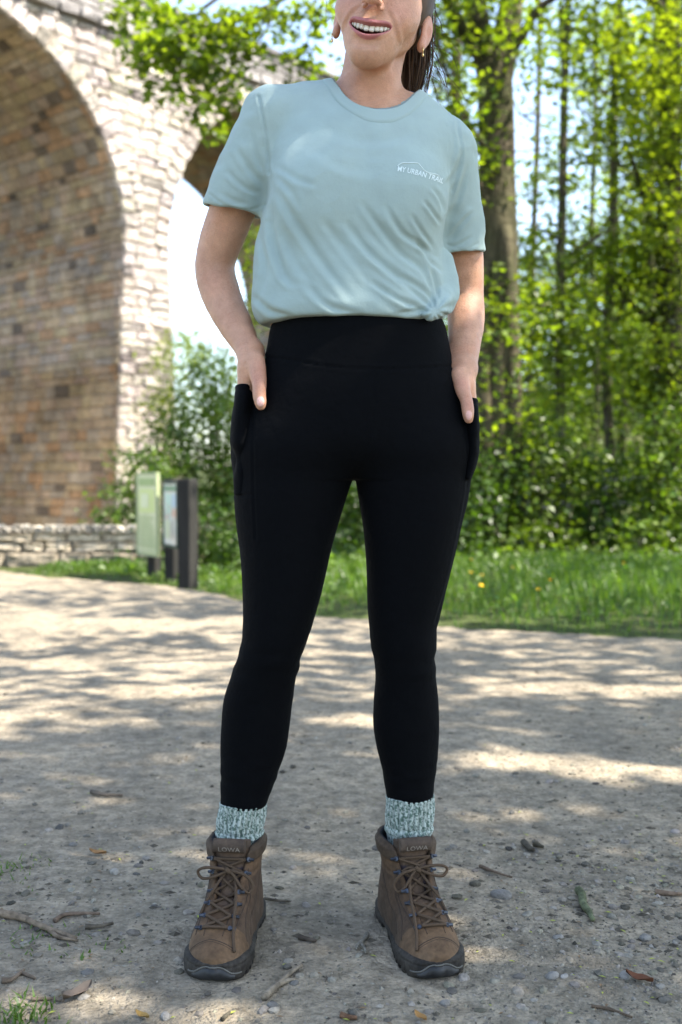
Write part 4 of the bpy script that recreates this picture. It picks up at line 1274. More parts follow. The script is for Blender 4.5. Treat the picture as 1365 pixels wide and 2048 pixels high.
rock_me = [mesh_np("stone", V, T, M_stone1, True) for V, T in RV2]
def stone_at(x, y, s_, col, label, group=None, flat=.6):
    p = G(x, y) if y > 900 else np.array((x, y, 0))
    o = bpy.data.objects.new("stone", rock_me[rg.integers(8)]); COL.objects.link(o)
    h = float(relief(np.array([p[0]]), np.array([p[1]]))[0])
    o.location = (p[0], p[1], h + s_ * flat * rg.uniform(-.1, .3))
    o.scale = (s_ * rg.uniform(1, 1.35), s_ * rg.uniform(.75, 1.0), s_ * flat)
    o.rotation_euler = (rg.uniform(-.15, .15), rg.uniform(-.15, .15), rg.uniform(0, 6.28))
    o.color = (*col, 1)
    return tag(o, label, "stone", group)
named = [(1105, 1955, .019, .22, "pale grey stone at the right edge of the foreground, nearest the brown dead leaf"), (892, 2008, .013, .20, "single rounded pebble in front of the boot on the right"),
         (332, 2034, .014, .26, "pale squarish stone at the very bottom left foreground"), (166, 1996, .013, .20, "grey stone beside the sunny patch at bottom left"),
         (175, 1945, .014, .15, "dark round stone left of the boot on the left"), (120, 1663, .019, .09, "dark stone on the path behind the left boot, beside a sunny streak"),
         (147, 1697, .016, .17, "flat pale stone with a white chip on the left of the path"), (308, 1814, .0105, .10, "round dark pebble halfway left of the left boot"),
         (273, 1752, .0105, .09, "small dark cube-like stone left of the boot laces"), (565, 1806, .0085, .10, "pair-like dark pebble between the two boots"),
         (1118, 1876, .014, .23, "rounded stone at the end of the light gravel patch"), (1070, 1700, .016, .10, "dark flat stone beyond the gravel on the right"),
         (1250, 1955, .018, .24, "big pale cobble near the right edge, in the foreground"), (1130, 1955, .012, .28, "whitish stone lying beside the pale grey one at right"),
         (546, 2012, .013, .15, "dark pebble touching the foreground stick"), (588, 1968, .012, .15, "pebble behind the foreground stick"),
         (1004, 1795, .030, .19, "broad flat slab of stone sunk in the gravel on the right"), (1290, 1876, .020, .20, "long flat stone at the right edge of the gravel")]
for x, y, s_, b, lab in named:
    stone_at(x, y, s_ * .62, np.array((b, b * .93, b * .82)) * .9, lab)
LOOSE = []
for x, y in scatter(130):
    if y > 3.6 or y < 1.45: continue
    c = stone_col(); s_ = rg.uniform(.005, .0105)
    X, Y_, _d = proj(np.array((x, y, 0.0)))
    tone = "dark" if c[0] < .14 else "mid grey" if c[0] < .20 else "pale"
    size = "tiny" if s_ < .007 else "small" if s_ < .009 else "fair sized"
    where = ("left of the left boot" if X < 360 else "between the two boots" if X < 770 else "right of the right boot") if Y_ > 1660 else ("behind her to the left" if X < 440 else "behind, between her legs" if X < 760 else "behind her to the right")
    if Y_ > 1960: where = where.replace("left of the left boot", "in the left foreground").replace("between the two boots", "in front of the boots").replace("right of the right boot", "in the right foreground")
    LOOSE.append((f"{size} {tone} loose stone", where, X, stone_at(x, y, s_, c, "", "loose stones on the path", rg.uniform(.5, .75))))

ORD = ["leftmost", "second from left", "third from left", "fourth from left", "fifth from left", "sixth from left", "seventh from left", "eighth from left", "ninth from left", "tenth from left", "eleventh from left", "twelfth from left", "thirteenth from left"]
NUM = ["", "", "two", "three", "four", "five", "six", "seven", "eight", "nine", "ten", "eleven", "twelve", "thirteen", "fourteen"]
def rank_labels(items):
    by = {}
    for a, b, X, o in items: by.setdefault((a, b), []).append((X, o))
    for (a, b), L in by.items():
        L.sort(key=lambda t: t[0]); n = len(L)
        for i_, (X, o) in enumerate(L):
            o['label'] = f"{a} {b}" if n == 1 else f"{'rightmost' if i_ == n - 1 else ORD[min(i_, 12)]} of {NUM[min(n, 14)]} {a}s {b}"
rank_labels(LOOSE)

# ---- twigs and dead leaves
M_twig = mat("dead_wood", attr="tint", rough=.9, spec=.1, noise=[(70, 4, .6, 1.35, (1, 1, 1))], bump=[(200, 4, .003)])
def twig(px, r, col, label, forks=(), lift=.004):
    mb = MB()
    def run(pts, r0, r1):
        g = np.array([G(x, y) for x, y in pts])
        q = spline(g, max(8, len(g) * 4)); q[:, 2] = relief(q[:, 0], q[:, 1]) + lift * np.abs(vnoise(q, 9, 4)) + r0 * .8
        q[:, :2] += vnoise(q * 1.0, 30, 6)[:, None] * r0 * .6
        n = len(q)
        mb.tube(q, np.linspace(r0, r1, n) * (1 + .18 * vnoise(q, 60, 3)), 7, np.asarray(col) * (1 + .2 * vnoise(np.repeat(q, 7, 0), 80, 2))[:, None])
    run(px, r, r * .55)
    for f in forks: run(f, r * .7, r * .35)
    return tag(link("twig", mb.mesh("twig", M_twig, True, "tint")), label, "twig")
BR, GRY = (.14, .10, .07), (.17, .15, .12)
twig([(528, 2003), (552, 1982), (575, 1960), (606, 1938)], .0062, (.20, .165, .12), "broken brown stick lying in the foreground between the boots", [[(560, 1974), (575, 1968), (590, 1966)]])
twig([(733, 1874), (727, 1888), (716, 1898)], .0042, (.21, .19, .15), "short forked twig on the bare dirt between the boots", [[(724, 1894), (730, 1907), (731, 1914)], [(716, 1898), (713, 1905)]], .008)
twig([(0, 1838), (60, 1852), (110, 1868), (152, 1885)], .0068, (.17, .13, .09), "long brown stick entering from the left edge", [[(100, 1864), (118, 1880), (155, 1888)]])
twig([(1160, 1786), (1164, 1806), (1172, 1826), (1190, 1844)], .0085, (.10, .11, .06), "mossy curved stick lying in the gravel on the right")
twig([(112, 1848), (128, 1838), (160, 1834), (200, 1834)], .0045, BR, "dark twig lying left of the left boot, above the long stick")
twig([(170, 1860), (200, 1858), (228, 1852)], .0045, (.09, .075, .055), "dark broken twig end beside the long stick")
twig([(1046, 1690), (1056, 1700), (1068, 1705)], .0075, (.07, .06, .045), "short thick dark stick behind the right boot")
twig([(960, 1736), (990, 1748), (1024, 1760)], .0035, BR, "thin dry twig right of the boot on the right")
twig([(1312, 1780), (1340, 1784), (1365, 1786)], .0050, BR, "dark twig at the far right edge of the path")
twig([(598, 1880), (612, 1884), (630, 1888)], .0050, (.08, .065, .05), "stubby dark twig between the boots")
twig([(530, 1802), (552, 1806), (580, 1808)], .0030, (.09, .075, .055), "thin dark twig behind the boots in the middle")
twig([(1184, 2018), (1220, 2024), (1266, 2040)], .0028, (.11, .08, .055), "fine curved rootlet in the right foreground")
twig([(0, 1970), (20, 1966), (48, 1945)], .0045, (.16, .12, .085), "bent twig at the bottom left edge", [[(44, 1950), (60, 1958), (68, 1962)]])
twig([(60, 2004), (100, 2000), (130, 2004)], .0032, (.14, .11, .08), "thin twig below the left edge stones")
twig([(683, 2036), (700, 2040), (716, 2041)], .0045, (.15, .085, .05), "reddish bit of bark at the bottom of the picture")
twig([(1070, 1690), (1088, 1696)], .006, (.07, .06, .04), "stub of dark wood beside a flat stone on the right")
twig([(445, 2044), (452, 2036), (458, 2030)], .0035, (.08, .07, .05), "tiny dark twig at the bottom edge below the left boot")
twig([(180, 1600), (210, 1604), (246, 1602)], .0055, (.09, .075, .06), "dark twig lying on the path at far left behind")
M_dleaf = mat("dead_leaf", attr="tint", rough=.8)
def dead_leaf(x, y, s_, col, label):
    p = G(x, y); a = rg.uniform(0, 6.28); mb = MB()
    u = np.linspace(-1, 1, 7)
    V = []
    for k in u:
        w = .42 * (1 - k * k) ** .7
        for t in (-1, 0, 1): V.append((k, t * w, .25 * abs(t) + .22 * k * k + .06 * math.sin(5 * k + t)))
    V = np.array(V) * s_; ca, sa = math.cos(a), math.sin(a)
    V = np.stack([V[:, 0] * ca - V[:, 1] * sa, V[:, 0] * sa + V[:, 1] * ca, V[:, 2]], -1) + (p[0], p[1], float(relief(p[:1], p[1:2])[0]) + .003)
    Q = [(3 * r + c, 3 * r + 3 + c, 3 * r + 4 + c, 3 * r + 1 + c) for r in range(6) for c in range(2)]
    mb.add(V, Q, None, col)
    tag(link("dead_leaf", mb.mesh("dead_leaf", M_dleaf, True, "tint")), label, "leaf")
dead_leaf(1280, 1966, .022, (.12, .045, .02), "curled rust brown leaf at the right of the foreground")
dead_leaf(155, 1994, .028, (.13, .10, .075), "flat brown leaf standing among twigs at bottom left")
dead_leaf(196, 1715, .020, (.24, .13, .05), "tan fallen leaf beside the pale stone at left")
dead_leaf(842, 2042, .014, (.30, .16, .05), "small orange leaf scrap at the bottom edge right of centre")
dead_leaf(285, 2037, .014, (.22, .14, .04), "yellowish leaf scrap at the bottom left beside the squarish stone")

# ---- tiny bud scales, crumbs and litter over the path
lb = MB()
for x, y in scatter(1500):
    h = float(relief(np.array([x]), np.array([y]))[0]); s_ = rg.uniform(.0025, .007)
    a = rg.uniform(0, 6.28); ca, sa = math.cos(a), math.sin(a)
    P = np.array([(-1, 0, 0), (0, -.35, .15), (1, 0, .1), (0, .35, .2)]) * s_
    P = np.stack([P[:, 0] * ca - P[:, 1] * sa, P[:, 0] * sa + P[:, 1] * ca, P[:, 2]], -1)
    k = rg.uniform()
    c = (.28, .30, .05) if k < .28 else (.07, .055, .04) if k < .8 else (.16, .10, .05)
    lb.add(P + (x, y, h + .0025), [(0, 1, 2, 3)], None, c)
tag(link("leaf_litter", lb.mesh("leaf_litter", M_dleaf, False, "tint")), kind='stuff')
# ================================================================== VIADUCT
VO = np.array(((250 - 682.5) / 2200 * 30, 30.0, 0.0)); TH = R(42.08)
VU, VN, VZ = np.array((math.sin(TH), math.cos(TH), 0)), np.array((-math.cos(TH), math.sin(TH), 0)), np.array((0, 0, 1.))
RA, PW, Z0, BD, ZB, ZC = 5.27, 1.61, 7.25, 8.19, -2.2, 12.72
PER = 2 * RA + PW
KB = .045
at = lambda s, z, n=0.0: VO + VU * s + VZ * z + VN * n
viaduct = empty("viaduct", at(.8, ZB), "tall stone railway viaduct with round arches crossing behind the woman", "viaduct")
arches = [-RA + k * PER for k in range(-1, 2)]
M_mortar = mat("mortar", (.24, .20, .155), rough=.95, noise=[(3, 4, .7, 1.1), (20, 4, .7, 1.2)], bump=[(25, 4, .03)])
M_vstone = mat("viaduct_stone", objcol=True, rough=.92, spec=.12, noise=[(.42, 5, (.66, .64, .62), (1.16, 1.13, 1.08)), (2.2, 5, .72, 1.18), (14, 5, .75, 1.2), (60, 3, .85, 1.1)], bump=[(12, 5, .06), (60, 4, .015)])
M_vstone2 = mat("viaduct_masonry", attr="tint", rough=.92, spec=.12, noise=[(.42, 5, (.66, .64, .62), (1.16, 1.13, 1.08)), (2.2, 5, .72, 1.18), (14, 5, .75, 1.2), (60, 3, .85, 1.1)], bump=[(12, 5, .06), (60, 4, .015)])
# core: spandrels, piers, barrels (mortar coloured, 4 cm behind the stones)
cb = MB(); RC = .04
def quadstrip(A, B):
    n = len(A); V = np.vstack([A, B]); cb.add(V, [(k, k + 1, n + k + 1, n + k) for k in range(n - 1)])
for n0 in (RC, BD - RC):
    for c in arches:
        ph = np.linspace(np.pi, 0, 41); ss = c + (RA + RC) * np.cos(ph); zz = Z0 + (RA + RC) * np.sin(ph)
        quadstrip(np.array([at(s, z, n0) for s, z in zip(ss, zz)]), np.array([at(s, ZC, n0) for s in ss]))
    for c in arches:
        l = c + RA + RC; r = l + PW - 2 * RC; d = KB * (Z0 - ZB)
        cb.add([at(l - d, ZB, n0), at(r + d, ZB, n0), at(r, Z0, n0), at(l, Z0, n0)], [(0, 1, 2, 3)])
        cb.add([at(l, Z0, n0), at(r, Z0, n0), at(r, ZC, n0), at(l, ZC, n0)], [(0, 1, 2, 3)])
for c in arches:
    ph = np.linspace(np.pi, 0, 41); ss = c + (RA + RC) * np.cos(ph); zz = Z0 + (RA + RC) * np.sin(ph)
    d = KB * (Z0 - ZB)
    ss = np.concatenate([[ss[0] + d], ss, [ss[-1] - d]]); zz = np.concatenate([[ZB], zz, [ZB]])
    quadstrip(np.array([at(s, z, RC) for s, z in zip(ss, zz)]), np.array([at(s, z, BD - RC) for s, z in zip(ss, zz)]))
s0_, s1_ = arches[0] - RA, arches[-1] + RA + PW
cb.add([at(s0_, ZC + 1.3, .25), at(s1_, ZC + 1.3, .25), at(s1_, ZC + 1.3, BD - .25), at(s0_, ZC + 1.3, BD - .25)], [(0, 1, 2, 3)])
cb.add([at(s0_, ZC, .02), at(s1_, ZC, .02), at(s1_, ZC + 1.3, .02), at(s0_, ZC + 1.3, .02)], [(0, 1, 2, 3)])
cb.add([at(s0_, ZC, BD), at(s1_, ZC, BD), at(s1_, ZC + 1.3, BD), at(s0_, ZC + 1.3, BD)], [(0, 1, 2, 3)])
link("masonry_core", cb.mesh("masonry_core", M_mortar), viaduct)

# one rough block: face towards +z, unit size, a bevelled and uneven front
def block(seed):
    g = np.array([-.5, -.42, -.14, .14, .42, .5]); V = []; r = np.random.default_rng(seed)
    for a in range(6):
        for b in range(6):
            edge_ = a in (0, 5) or b in (0, 5)
            z = 0.0 if edge_ else 1.0 + r.uniform(-.35, .35)
            V.append((g[a] + (0 if edge_ else r.uniform(-.03, .03)), g[b] + (0 if edge_ else r.uniform(-.03, .03)), z))
    Q = [(a * 6 + b, a * 6 + 6 + b, a * 6 + 7 + b, a * 6 + 1 + b) for a in range(5) for b in range(5)]
    V = np.array(V); keep = V.copy()
    return keep, np.array(Q)
def block_lo(seed):
    r = np.random.default_rng(seed)
    V = [(-.5, -.5, 0), (.5, -.5, 0), (.5, .5, 0), (-.5, .5, 0)] + [(x * (.42 + r.uniform(-.04, .04)), y * (.40 + r.uniform(-.05, .05)), 1 + r.uniform(-.3, .3)) for x, y in ((-1, -1), (1, -1), (1, 1), (-1, 1))]
    return np.array(V), np.array([(4, 5, 6, 7), (0, 1, 5, 4), (1, 2, 6, 5), (2, 3, 7, 6), (3, 0, 4, 7)])
BLK = [block(k) for k in range(6)]; BLKL = [block_lo(k) for k in range(6)]
blk_me = [mesh_np("stone", V * np.array((1, 1, 1)), Q, M_vstone, False) for V, Q in BLK]
stones = []                                                        # centre, u axis, v axis, normal, size u, size v, proud, colour


def face_col():
    k = rg.uniform(); b = rg.uniform(.34, .48)
    if k < .07: b *= .5
    return np.array((b, b * rg.uniform(.86, .93), b * rg.uniform(.74, .86)))
def soffit_col(z):
    k = rg.uniform(); b = rg.uniform(.30, .46)
    b = .5 * b + .235; c = np.array((b, b * rg.uniform(.78, .86), b * rg.uniform(.56, .68)))
    if k < .03: c = np.array((.17, .145, .125)) * rg.uniform(.8, 1.3)
    elif k < .15: c = np.array((b * 1.02, b * .70, b * .46))
    elif k < .32: c = np.array((b * .9, b * .80, b * .70))
    if z < 4: c *= (1.0, .90, .74)
    return c * (.90 if z > 7 else 1)


def course(sa, sb, z, h, put, lo=.30, hi=.80):
    s = sa - 0.0
    first = True
    while s < sb - .02:
        L = rg.uniform(lo, hi) * (rg.uniform(.4, 1) if first else 1); first = False
        e = min(s + L, sb)
        if sb - e < .22: e = sb
        put((s + e) / 2, z, e - s, h); s = e
def put_face(s, z, L, h):
    stones.append((at(s, z, RC), VU, VZ, -VN, L - .014, h - .014, RC * rg.uniform(.6, 2.4), face_col()))
for ka, c in enumerate(arches):                                    # pier between arch k and k+1
    z = ZB
    l0, r0 = c + RA, c + RA + PW
    while z < ZC - .06:
        h = min(rg.uniform(.16, .34), ZC - z)
        zm = z + h / 2
        if zm < Z0:
            d = KB * (Z0 - zm); a, b = l0 - d, r0 + d
        else:
            q = max(0, (RA + .52) ** 2 - (zm - Z0) ** 2)
            q = math.sqrt(q) if q > 0 else 0
            a, b = c + q, c + PER - q
            if zm - Z0 < .9: a, b = max(a, l0 + .0), min(b, r0 - .0)
        if b > a: course(a, b, zm, h, put_face)
        z += h
    # ring of voussoirs
    nV = 44
    for k in range(nV):
        ph = math.pi * (k + .5) / nV
        er = VU * math.cos(ph) + VZ * math.sin(ph); et = -VU * math.sin(ph) + VZ * math.cos(ph)
        rl = rg.uniform(.46, .60)
        if c + (RA) * math.cos(ph) < s0_ + .2: pass
        stones.append((at(c, Z0, RC) + er * (RA + rl / 2 + .01), er, et, -VN, rl - .02, math.pi * (RA + .3) / nV - .03, RC + rg.uniform(.03, .07), face_col()))
    # barrel and reveal stones (only where a visitor could see them)
    if ka in (1, 2):
        dphi = .28 / RA
        ph = 0.0
        top = 2.2 if ka < 3 else 2.0
        while ph < top:
            h = rg.uniform(.6, 1.35) * .27; pm = ph + h / RA / 2
            er = VU * math.cos(pm) + VZ * math.sin(pm); et = -VU * math.sin(pm) + VZ * math.cos(pm)
            def put(n, z, L, hh, er=er, et=et, pm=pm):
                stones.append((at(c, Z0, n) + er * (RA + RC), VN, et, -er, L - .012, hh - .012, RC * rg.uniform(.6, 1.3), soffit_col(Z0 + RA * math.sin(pm))))
            course(0.02, BD - .02, 0, h, put, .28, .75)
            ph += h / RA
        z = ZB
        nr = (-VU + VZ * -KB); nr /= np.linalg.norm(nr); vt_ = VZ + VU * KB; vt_ /= np.linalg.norm(vt_)
        while z < Z0 - .02:
            h = min(rg.uniform(.16, .36), Z0 - z); zm = z + h / 2
            def put(n, z_, L, hh, zm=zm):
                stones.append((at(c + RA + RC - KB * (Z0 - zm), zm, n), VN, vt_, nr, L - .012, hh - .012, RC * rg.uniform(.6, 1.5), soffit_col(zm)))
            course(0.02, BD - .02, zm, h, put, .30, .85)
            z += h
# parapet of thin courses under a coping, on a projecting cornice
pst = []
for zz, h, pr in ((ZC + .01, .24, .20), (ZC + .25, .20, .04), (ZC + .45, .21, .04), (ZC + .66, .20, .04), (ZC + .86, .21, .04), (ZC + 1.07, .20, .14)):
    s = s0_
    while s < s1_:
        L = rg.uniform(.5, 1.1); e = min(s + L, s1_)
        b = rg.uniform(.20, .33); 
        pst.append((at((s + e) / 2, zz + h / 2, .0), VU, VZ, -VN, e - s - .02, h - .022, pr, np.array((b, b * .95, b * .92)))); s = e
def area(st):
    c = st[0]; x, y, d = proj(c)
    if not (-30 < x < 1400 and -30 < y < 1200) or d < 1: return 0
    v = np.array((0, 0, CAM_H)) - c; v /= np.linalg.norm(v); f = v @ st[3]
    if f <= .02: return 0
    if 520 < x < 900 and y > 180: return 0
    if x > 880: f *= .3
    if y > 1040: return 0
    return st[4] * st[5] * f * (FPX / d) ** 2
ar = np.array([area(s) for s in stones]); order = np.argsort(-ar)
for k in order[:300]:
    c, u, v, n, su, svv, pr, col = stones[k]
    o = bpy.data.objects.new("stone", blk_me[rg.integers(6)]); COL.objects.link(o); o.parent = viaduct
    o.matrix_parent_inverse = Matrix.Translation(-Vector(viaduct.location))
    if np.dot(np.cross(u, v), n) < 0: u = -u
    M = np.eye(4); M[:3, 0] = u * su; M[:3, 1] = v * svv; M[:3, 2] = n * pr; M[:3, 3] = c
    o.matrix_basis = Matrix(M.tolist()); o.color = (*col, 1)
mb = MB()
for k in list(order[300:]):
    c, u, v, n, su, svv, pr, col = stones[k]
    if ar[k] <= 0 and np.linalg.norm(c[:2]) > 62: continue
    if np.dot(np.cross(u, v), n) < 0: u = -u
    V, Q = (BLK if ar[k] > 60 else BLKL)[rg.integers(6)]
    mb.add(c + V[:, :1] * u * su + V[:, 1:2] * v * svv + V[:, 2:] * n * pr, Q, None, col)
tag(link("stonework", mb.mesh("stonework", M_vstone2, False, "tint"), viaduct), kind='stuff')
mb = MB()
for c, u, v, n, su, svv, pr, col in pst:
    V, Q = BLKL[rg.integers(6)]
    if np.dot(np.cross(u, v), n) < 0: u = -u
    V = V * np.array((1, 1, 1)); 
    mb.add(c + V[:, :1] * u * su + V[:, 1:2] * v * svv + V[:, 2:] * n * pr, Q, None, col)
tag(link("parapet", mb.mesh("parapet", M_vstone2, False, "tint"), viaduct), kind='stuff')

# ---- low wall at the end of the path
YW = 9.75
lwall = empty("low_wall", (-4, YW, 0), "low dry stone wall with a row of upright coping stones below the viaduct arch", "wall")
cbm = MB(); cbm.box((-4.35, YW + .20, .04), (6.3, .22, .46)); link("wall_core", cbm.mesh("wall_core", M_mortar), lwall)
def wstone(c, size, col):
    o = bpy.data.objects.new("stone", blk_me[rg.integers(6)]); COL.objects.link(o); o.parent = lwall
    o.matrix_parent_inverse = Matrix.Translation(-Vector(lwall.location))
    M = np.eye(4); M[:3, 0] = np.array((1, 0, 0)) * size[0]; M[:3, 1] = np.array((0, 0, 1)) * size[1]; M[:3, 2] = np.array((0, -1, 0)) * size[2]; M[:3, 3] = c
    o.matrix_basis = Matrix(M.tolist()); o.color = (*col, 1)
for z, h, off, lo, hi in ((-.02, .135, -.06, .25, .5), (.118, .085, .02, .18, .42), (.205, .080, .02, .18, .45)):
    s = -7.4
    while s < -1.25:
        L = rg.uniform(lo, hi); e = min(s + L, -1.2)
        b = rg.uniform(.52, .64) * (.55 if z < 0 else 1)  # bottom course darker: shade at the wall's foot put into the stone colour
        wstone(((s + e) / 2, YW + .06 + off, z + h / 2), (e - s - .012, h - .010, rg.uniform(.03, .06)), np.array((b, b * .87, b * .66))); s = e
x = -7.4
cop = MB()
while x < -1.2:
    w = rg.uniform(.055, .10); h = rg.uniform(.055, .075)
    b = rg.uniform(.34, .5)
    o_ = MB(); V, Q = BLKL[rg.integers(6)]
    rot = rot3('Y', rg.uniform(-.12, .12))
    P = V[:, [0, 2, 1]] * np.array((w - .008, 1, 1)); 
    wstone((x + w / 2, YW + .055, .288 + h / 2), (w - .008, h, rg.uniform(.03, .05)), np.array((b, b * .92, b * .78)))
    cop.box((x + w / 2, YW + .19, .284 + h / 2), (w - .01, .26, h - .012), rot, bev=.012)
    x += w
link("coping", cop.mesh("coping", mat("coping_stone", (.40, .365, .30), rough=.92, noise=[(6, 4, .7, 1.15)], bump=[(30, 4, .01)])), lwall)

# ---- information boards on dark posts
M_post = mat("dark_stained_timber", (.012, .011, .009), rough=.8, noise=[(30, 4, .7, 1.5, (1, 1, .1))], bump=[(60, 4, .003)])
M_panel = mat("pale_green_panel", (.45, .47, .28), rough=.35, spec=.5, noise=[(3.5, 3, (.85, .9, .75), (1.15, 1.1, 1.2), (1, 1, .5)), (14, 3, .9, 1.06, (1.5, 1.5, .3))])
M_map = mat("printed_map_panel", (.55, .55, .50), rough=.35, spec=.5, noise=[(7, 2, (.55, .75, .8), (1.1, 1.05, 1.0)), (16, 2, (.75, .65, .6), (1.1, 1.1, 1.1))])
M_bframe = mat("dark_green_frame", (.012, .035, .018), rough=.5)
def board_pt(px, y_ground): return G(px, y_ground)
pA, pB, pC = np.array((-1.49, 8.75, 0)), np.array((-1.29, 8.40, 0)), np.array((-1.115, 8.0, 0))
def post(mb, p, z1, w): mb.box((p[0], p[1], z1 / 2 - .1), (w, w, z1 + .2), rot3('Z', R(-28)), bev=.008)
for nm, lab, posts, panel in (
        ("information_board", "pale green information board on a dark post, left of the pair", [(pA, .80, .085)], (pA + (.03, -.0, 0), np.array((.055, -.115, 0)), .185, .80, M_panel)),
        ("information_board", "taller dark framed map board on two thick posts, right of the green one", [(pB, .77, .095), (pC, .77, .11)], (pB + (.0, -.03, 0), (pC - pB), .28, .73, M_map))):
    root = empty(nm, tuple(posts[0][0]), lab, "sign", "information boards by the path")
    for p, z1, w in posts:
        mb = MB(); post(mb, p, z1, w); link("post", mb.mesh("post", M_post), root)
    p, d, z_0, z_1, mm = panel
    if mm is M_panel:
        d = np.array((.20, -.30, 0)); a, b = p - d * .48 + np.array((-.02, -.06, 0)), p + d * .52 + np.array((-.02, -.06, 0))
    else:
        a, b = p + d * .02, p + d * .86
    un = (b - a) / np.linalg.norm(b - a); nn = np.array((un[1], -un[0], 0))
    if nn[1] > 0: nn = -nn
    ang = math.atan2(un[1], un[0])
    Lb = np.linalg.norm(b - a); c = (a + b) / 2 + np.array((0, 0, (z_0 + z_1) / 2)) + nn * .055
    mb = MB(); mb.box(c, (Lb, .014, z_1 - z_0), rot3('Z', ang)); link("panel", mb.mesh("panel", mm), root)
    Hh = z_1 - z_0; pr = MB(); rgb = np.random.default_rng(9)
    def patch(u0, u1, v0, v1, col, lift=.0085):
        q = [c + un * (u_ - .5) * Lb + np.array((0, 0, (v_ - .5) * Hh)) + nn * lift for u_, v_ in ((u0, v0), (u1, v0), (u1, v1), (u0, v1))]
        pr.add(q, [(0, 1, 2, 3)], None, col)
    if mm is M_map:
        patch(.05, .95, .88, .97, (.05, .16, .08)); patch(.08, .60, .50, .84, (.35, .50, .42)); patch(.64, .94, .62, .84, (.30, .42, .50)); patch(.64, .94, .46, .58, (.48, .30, .22)); patch(.08, .5, .10, .40, (.42, .46, .30))
        for k in range(9): patch(.56, .56 + rgb.uniform(.25, .38), .40 - .035 * k, .412 - .035 * k, (.10, .10, .10))
        pts_ = [(.10 + .05 * k, .55 + .12 * math.sin(k * 1.1)) for k in range(10)]
        for (u_, v_), (u2, v2) in zip(pts_, pts_[1:]): patch(u_, u2, min(v_, v2), min(v_, v2) + .03, (.50, .20, .12), .0115)
    else:
        patch(.06, .94, .86, .96, (.22, .30, .10)); patch(.08, .92, .52, .82, (.46, .52, .20)); patch(.20, .60, .58, .76, (.52, .55, .34), .0115)
        for k in range(8): patch(.08, .08 + rgb.uniform(.55, .84), .44 - .05 * k, .46 - .05 * k, (.24, .30, .13))
    link("print", pr.mesh("print", mat("board_print", attr="tint", rough=.4, spec=.4), False, "tint"), root)
    mb = MB()
    for sg_ in (-1, 1):
        mb.box(c + np.array((0, 0, sg_ * ((z_1 - z_0) / 2 + .012))) , (Lb + .03, .026, .018), rot3('Z', ang))
        mb.box(c + un * sg_ * (Lb / 2 + .012), (.016, .026, z_1 - z_0 - .002), rot3('Z', ang))
    link("frame", mb.mesh("frame", M_bframe if mm is M_map else mat("pale_edge", (.30, .34, .18), rough=.5)), root)

# ---- sandy track unseen behind the wall, added to bounce light up into the arches
gx_, gy_ = np.meshgrid(np.linspace(-40, -1.5, 60), np.linspace(10.3, 46, 60))
tz = ground_h(gx_.ravel(), gy_.ravel()) + .04
i = np.arange(59)[:, None] * 60; j = np.arange(59)[None]
tag(link("bounce_ground", mesh_np("bounce_ground", np.stack([gx_.ravel(), gy_.ravel(), tz], -1), np.stack([i + j, i + j + 1, i + 61 + j, i + 60 + j], -1).reshape(-1, 4), M_path)), kind='structure')
# ================================================================== TREES, SHRUBS, GRASS
M_leaf = leaf_mat("spring_leaf", .55, (2.5, 2.3, .45), .03, .45)
M_leafd = leaf_mat("shrub_leaf", .42, (1.7, 1.85, .5), .03, .4)
M_bark = mat("bark", attr="tint", rough=.95, spec=.1, noise=[(9, 5, .6, 1.35, (1, 1, .25)), (45, 4, .75, 1.2, (1, 1, .3)), (2.2, 3, (.75, .9, .6), (1.15, 1.1, 1.05))], bump=[(22, 5, .035), (90, 4, .01)])
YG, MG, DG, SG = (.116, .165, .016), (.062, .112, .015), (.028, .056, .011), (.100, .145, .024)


def leaves(C, size, cols, seed=0, flat=.5, lobed=False, droop=.25, fac=1.0):
    """leaf blades at centres C (n,3); returns V, F, tint"""
    r = np.random.default_rng(seed); n = len(C)
    nrm = r.normal(size=(n, 3)); nrm[:, 2] = np.abs(nrm[:, 2]) + flat * 2; nrm /= np.linalg.norm(nrm, axis=1)[:, None]
    d = r.normal(size=(n, 3)); d[:, 2] -= droop * 2; d -= nrm * (d * nrm).sum(1)[:, None]; d /= np.linalg.norm(d, axis=1)[:, None]
    w = np.cross(nrm, d); s = size * r.uniform(.42, 1.35, n)[:, None]
    if lobed:
        prof = [(0, 0), (.05, .22), (-.02, .52), (.30, .36), (.42, .58), (.55, .30), (1.0, .0)]
        pr = prof + [(a, -b) for a, b in prof[-2:0:-1]]
    else:
        pr = [(0, 0), (.42, .36), (1.0, 0), (.42, -.36)]
    P = [C + d * s * a + w * s * b + nrm * s * (abs(b) * .28 - .12 * a * a) for a, b in pr]
    V = np.stack(P, 1).reshape(-1, 3); m = len(pr)
    base = np.arange(n)[:, None] * m
    if lobed:
        half = m // 2
        F = np.concatenate([base + np.array([[0, k, k + 1]]) for k in range(1, m - 1)])
    else:
        F = np.concatenate([base + np.array([[0, 1, 2]]), base + np.array([[0, 2, 3]])])
    k = r.uniform(0, 1, (n, 1)); cols = np.asarray(cols, float)
    if cols.ndim == 2 and len(cols) == 2: c = cols[0] * (1 - k) + cols[1] * k
    else: c = cols
    c = c * r.uniform(.7, 1.25, (n, 1)) * fac
    return V, F, np.repeat(c, m, 0)


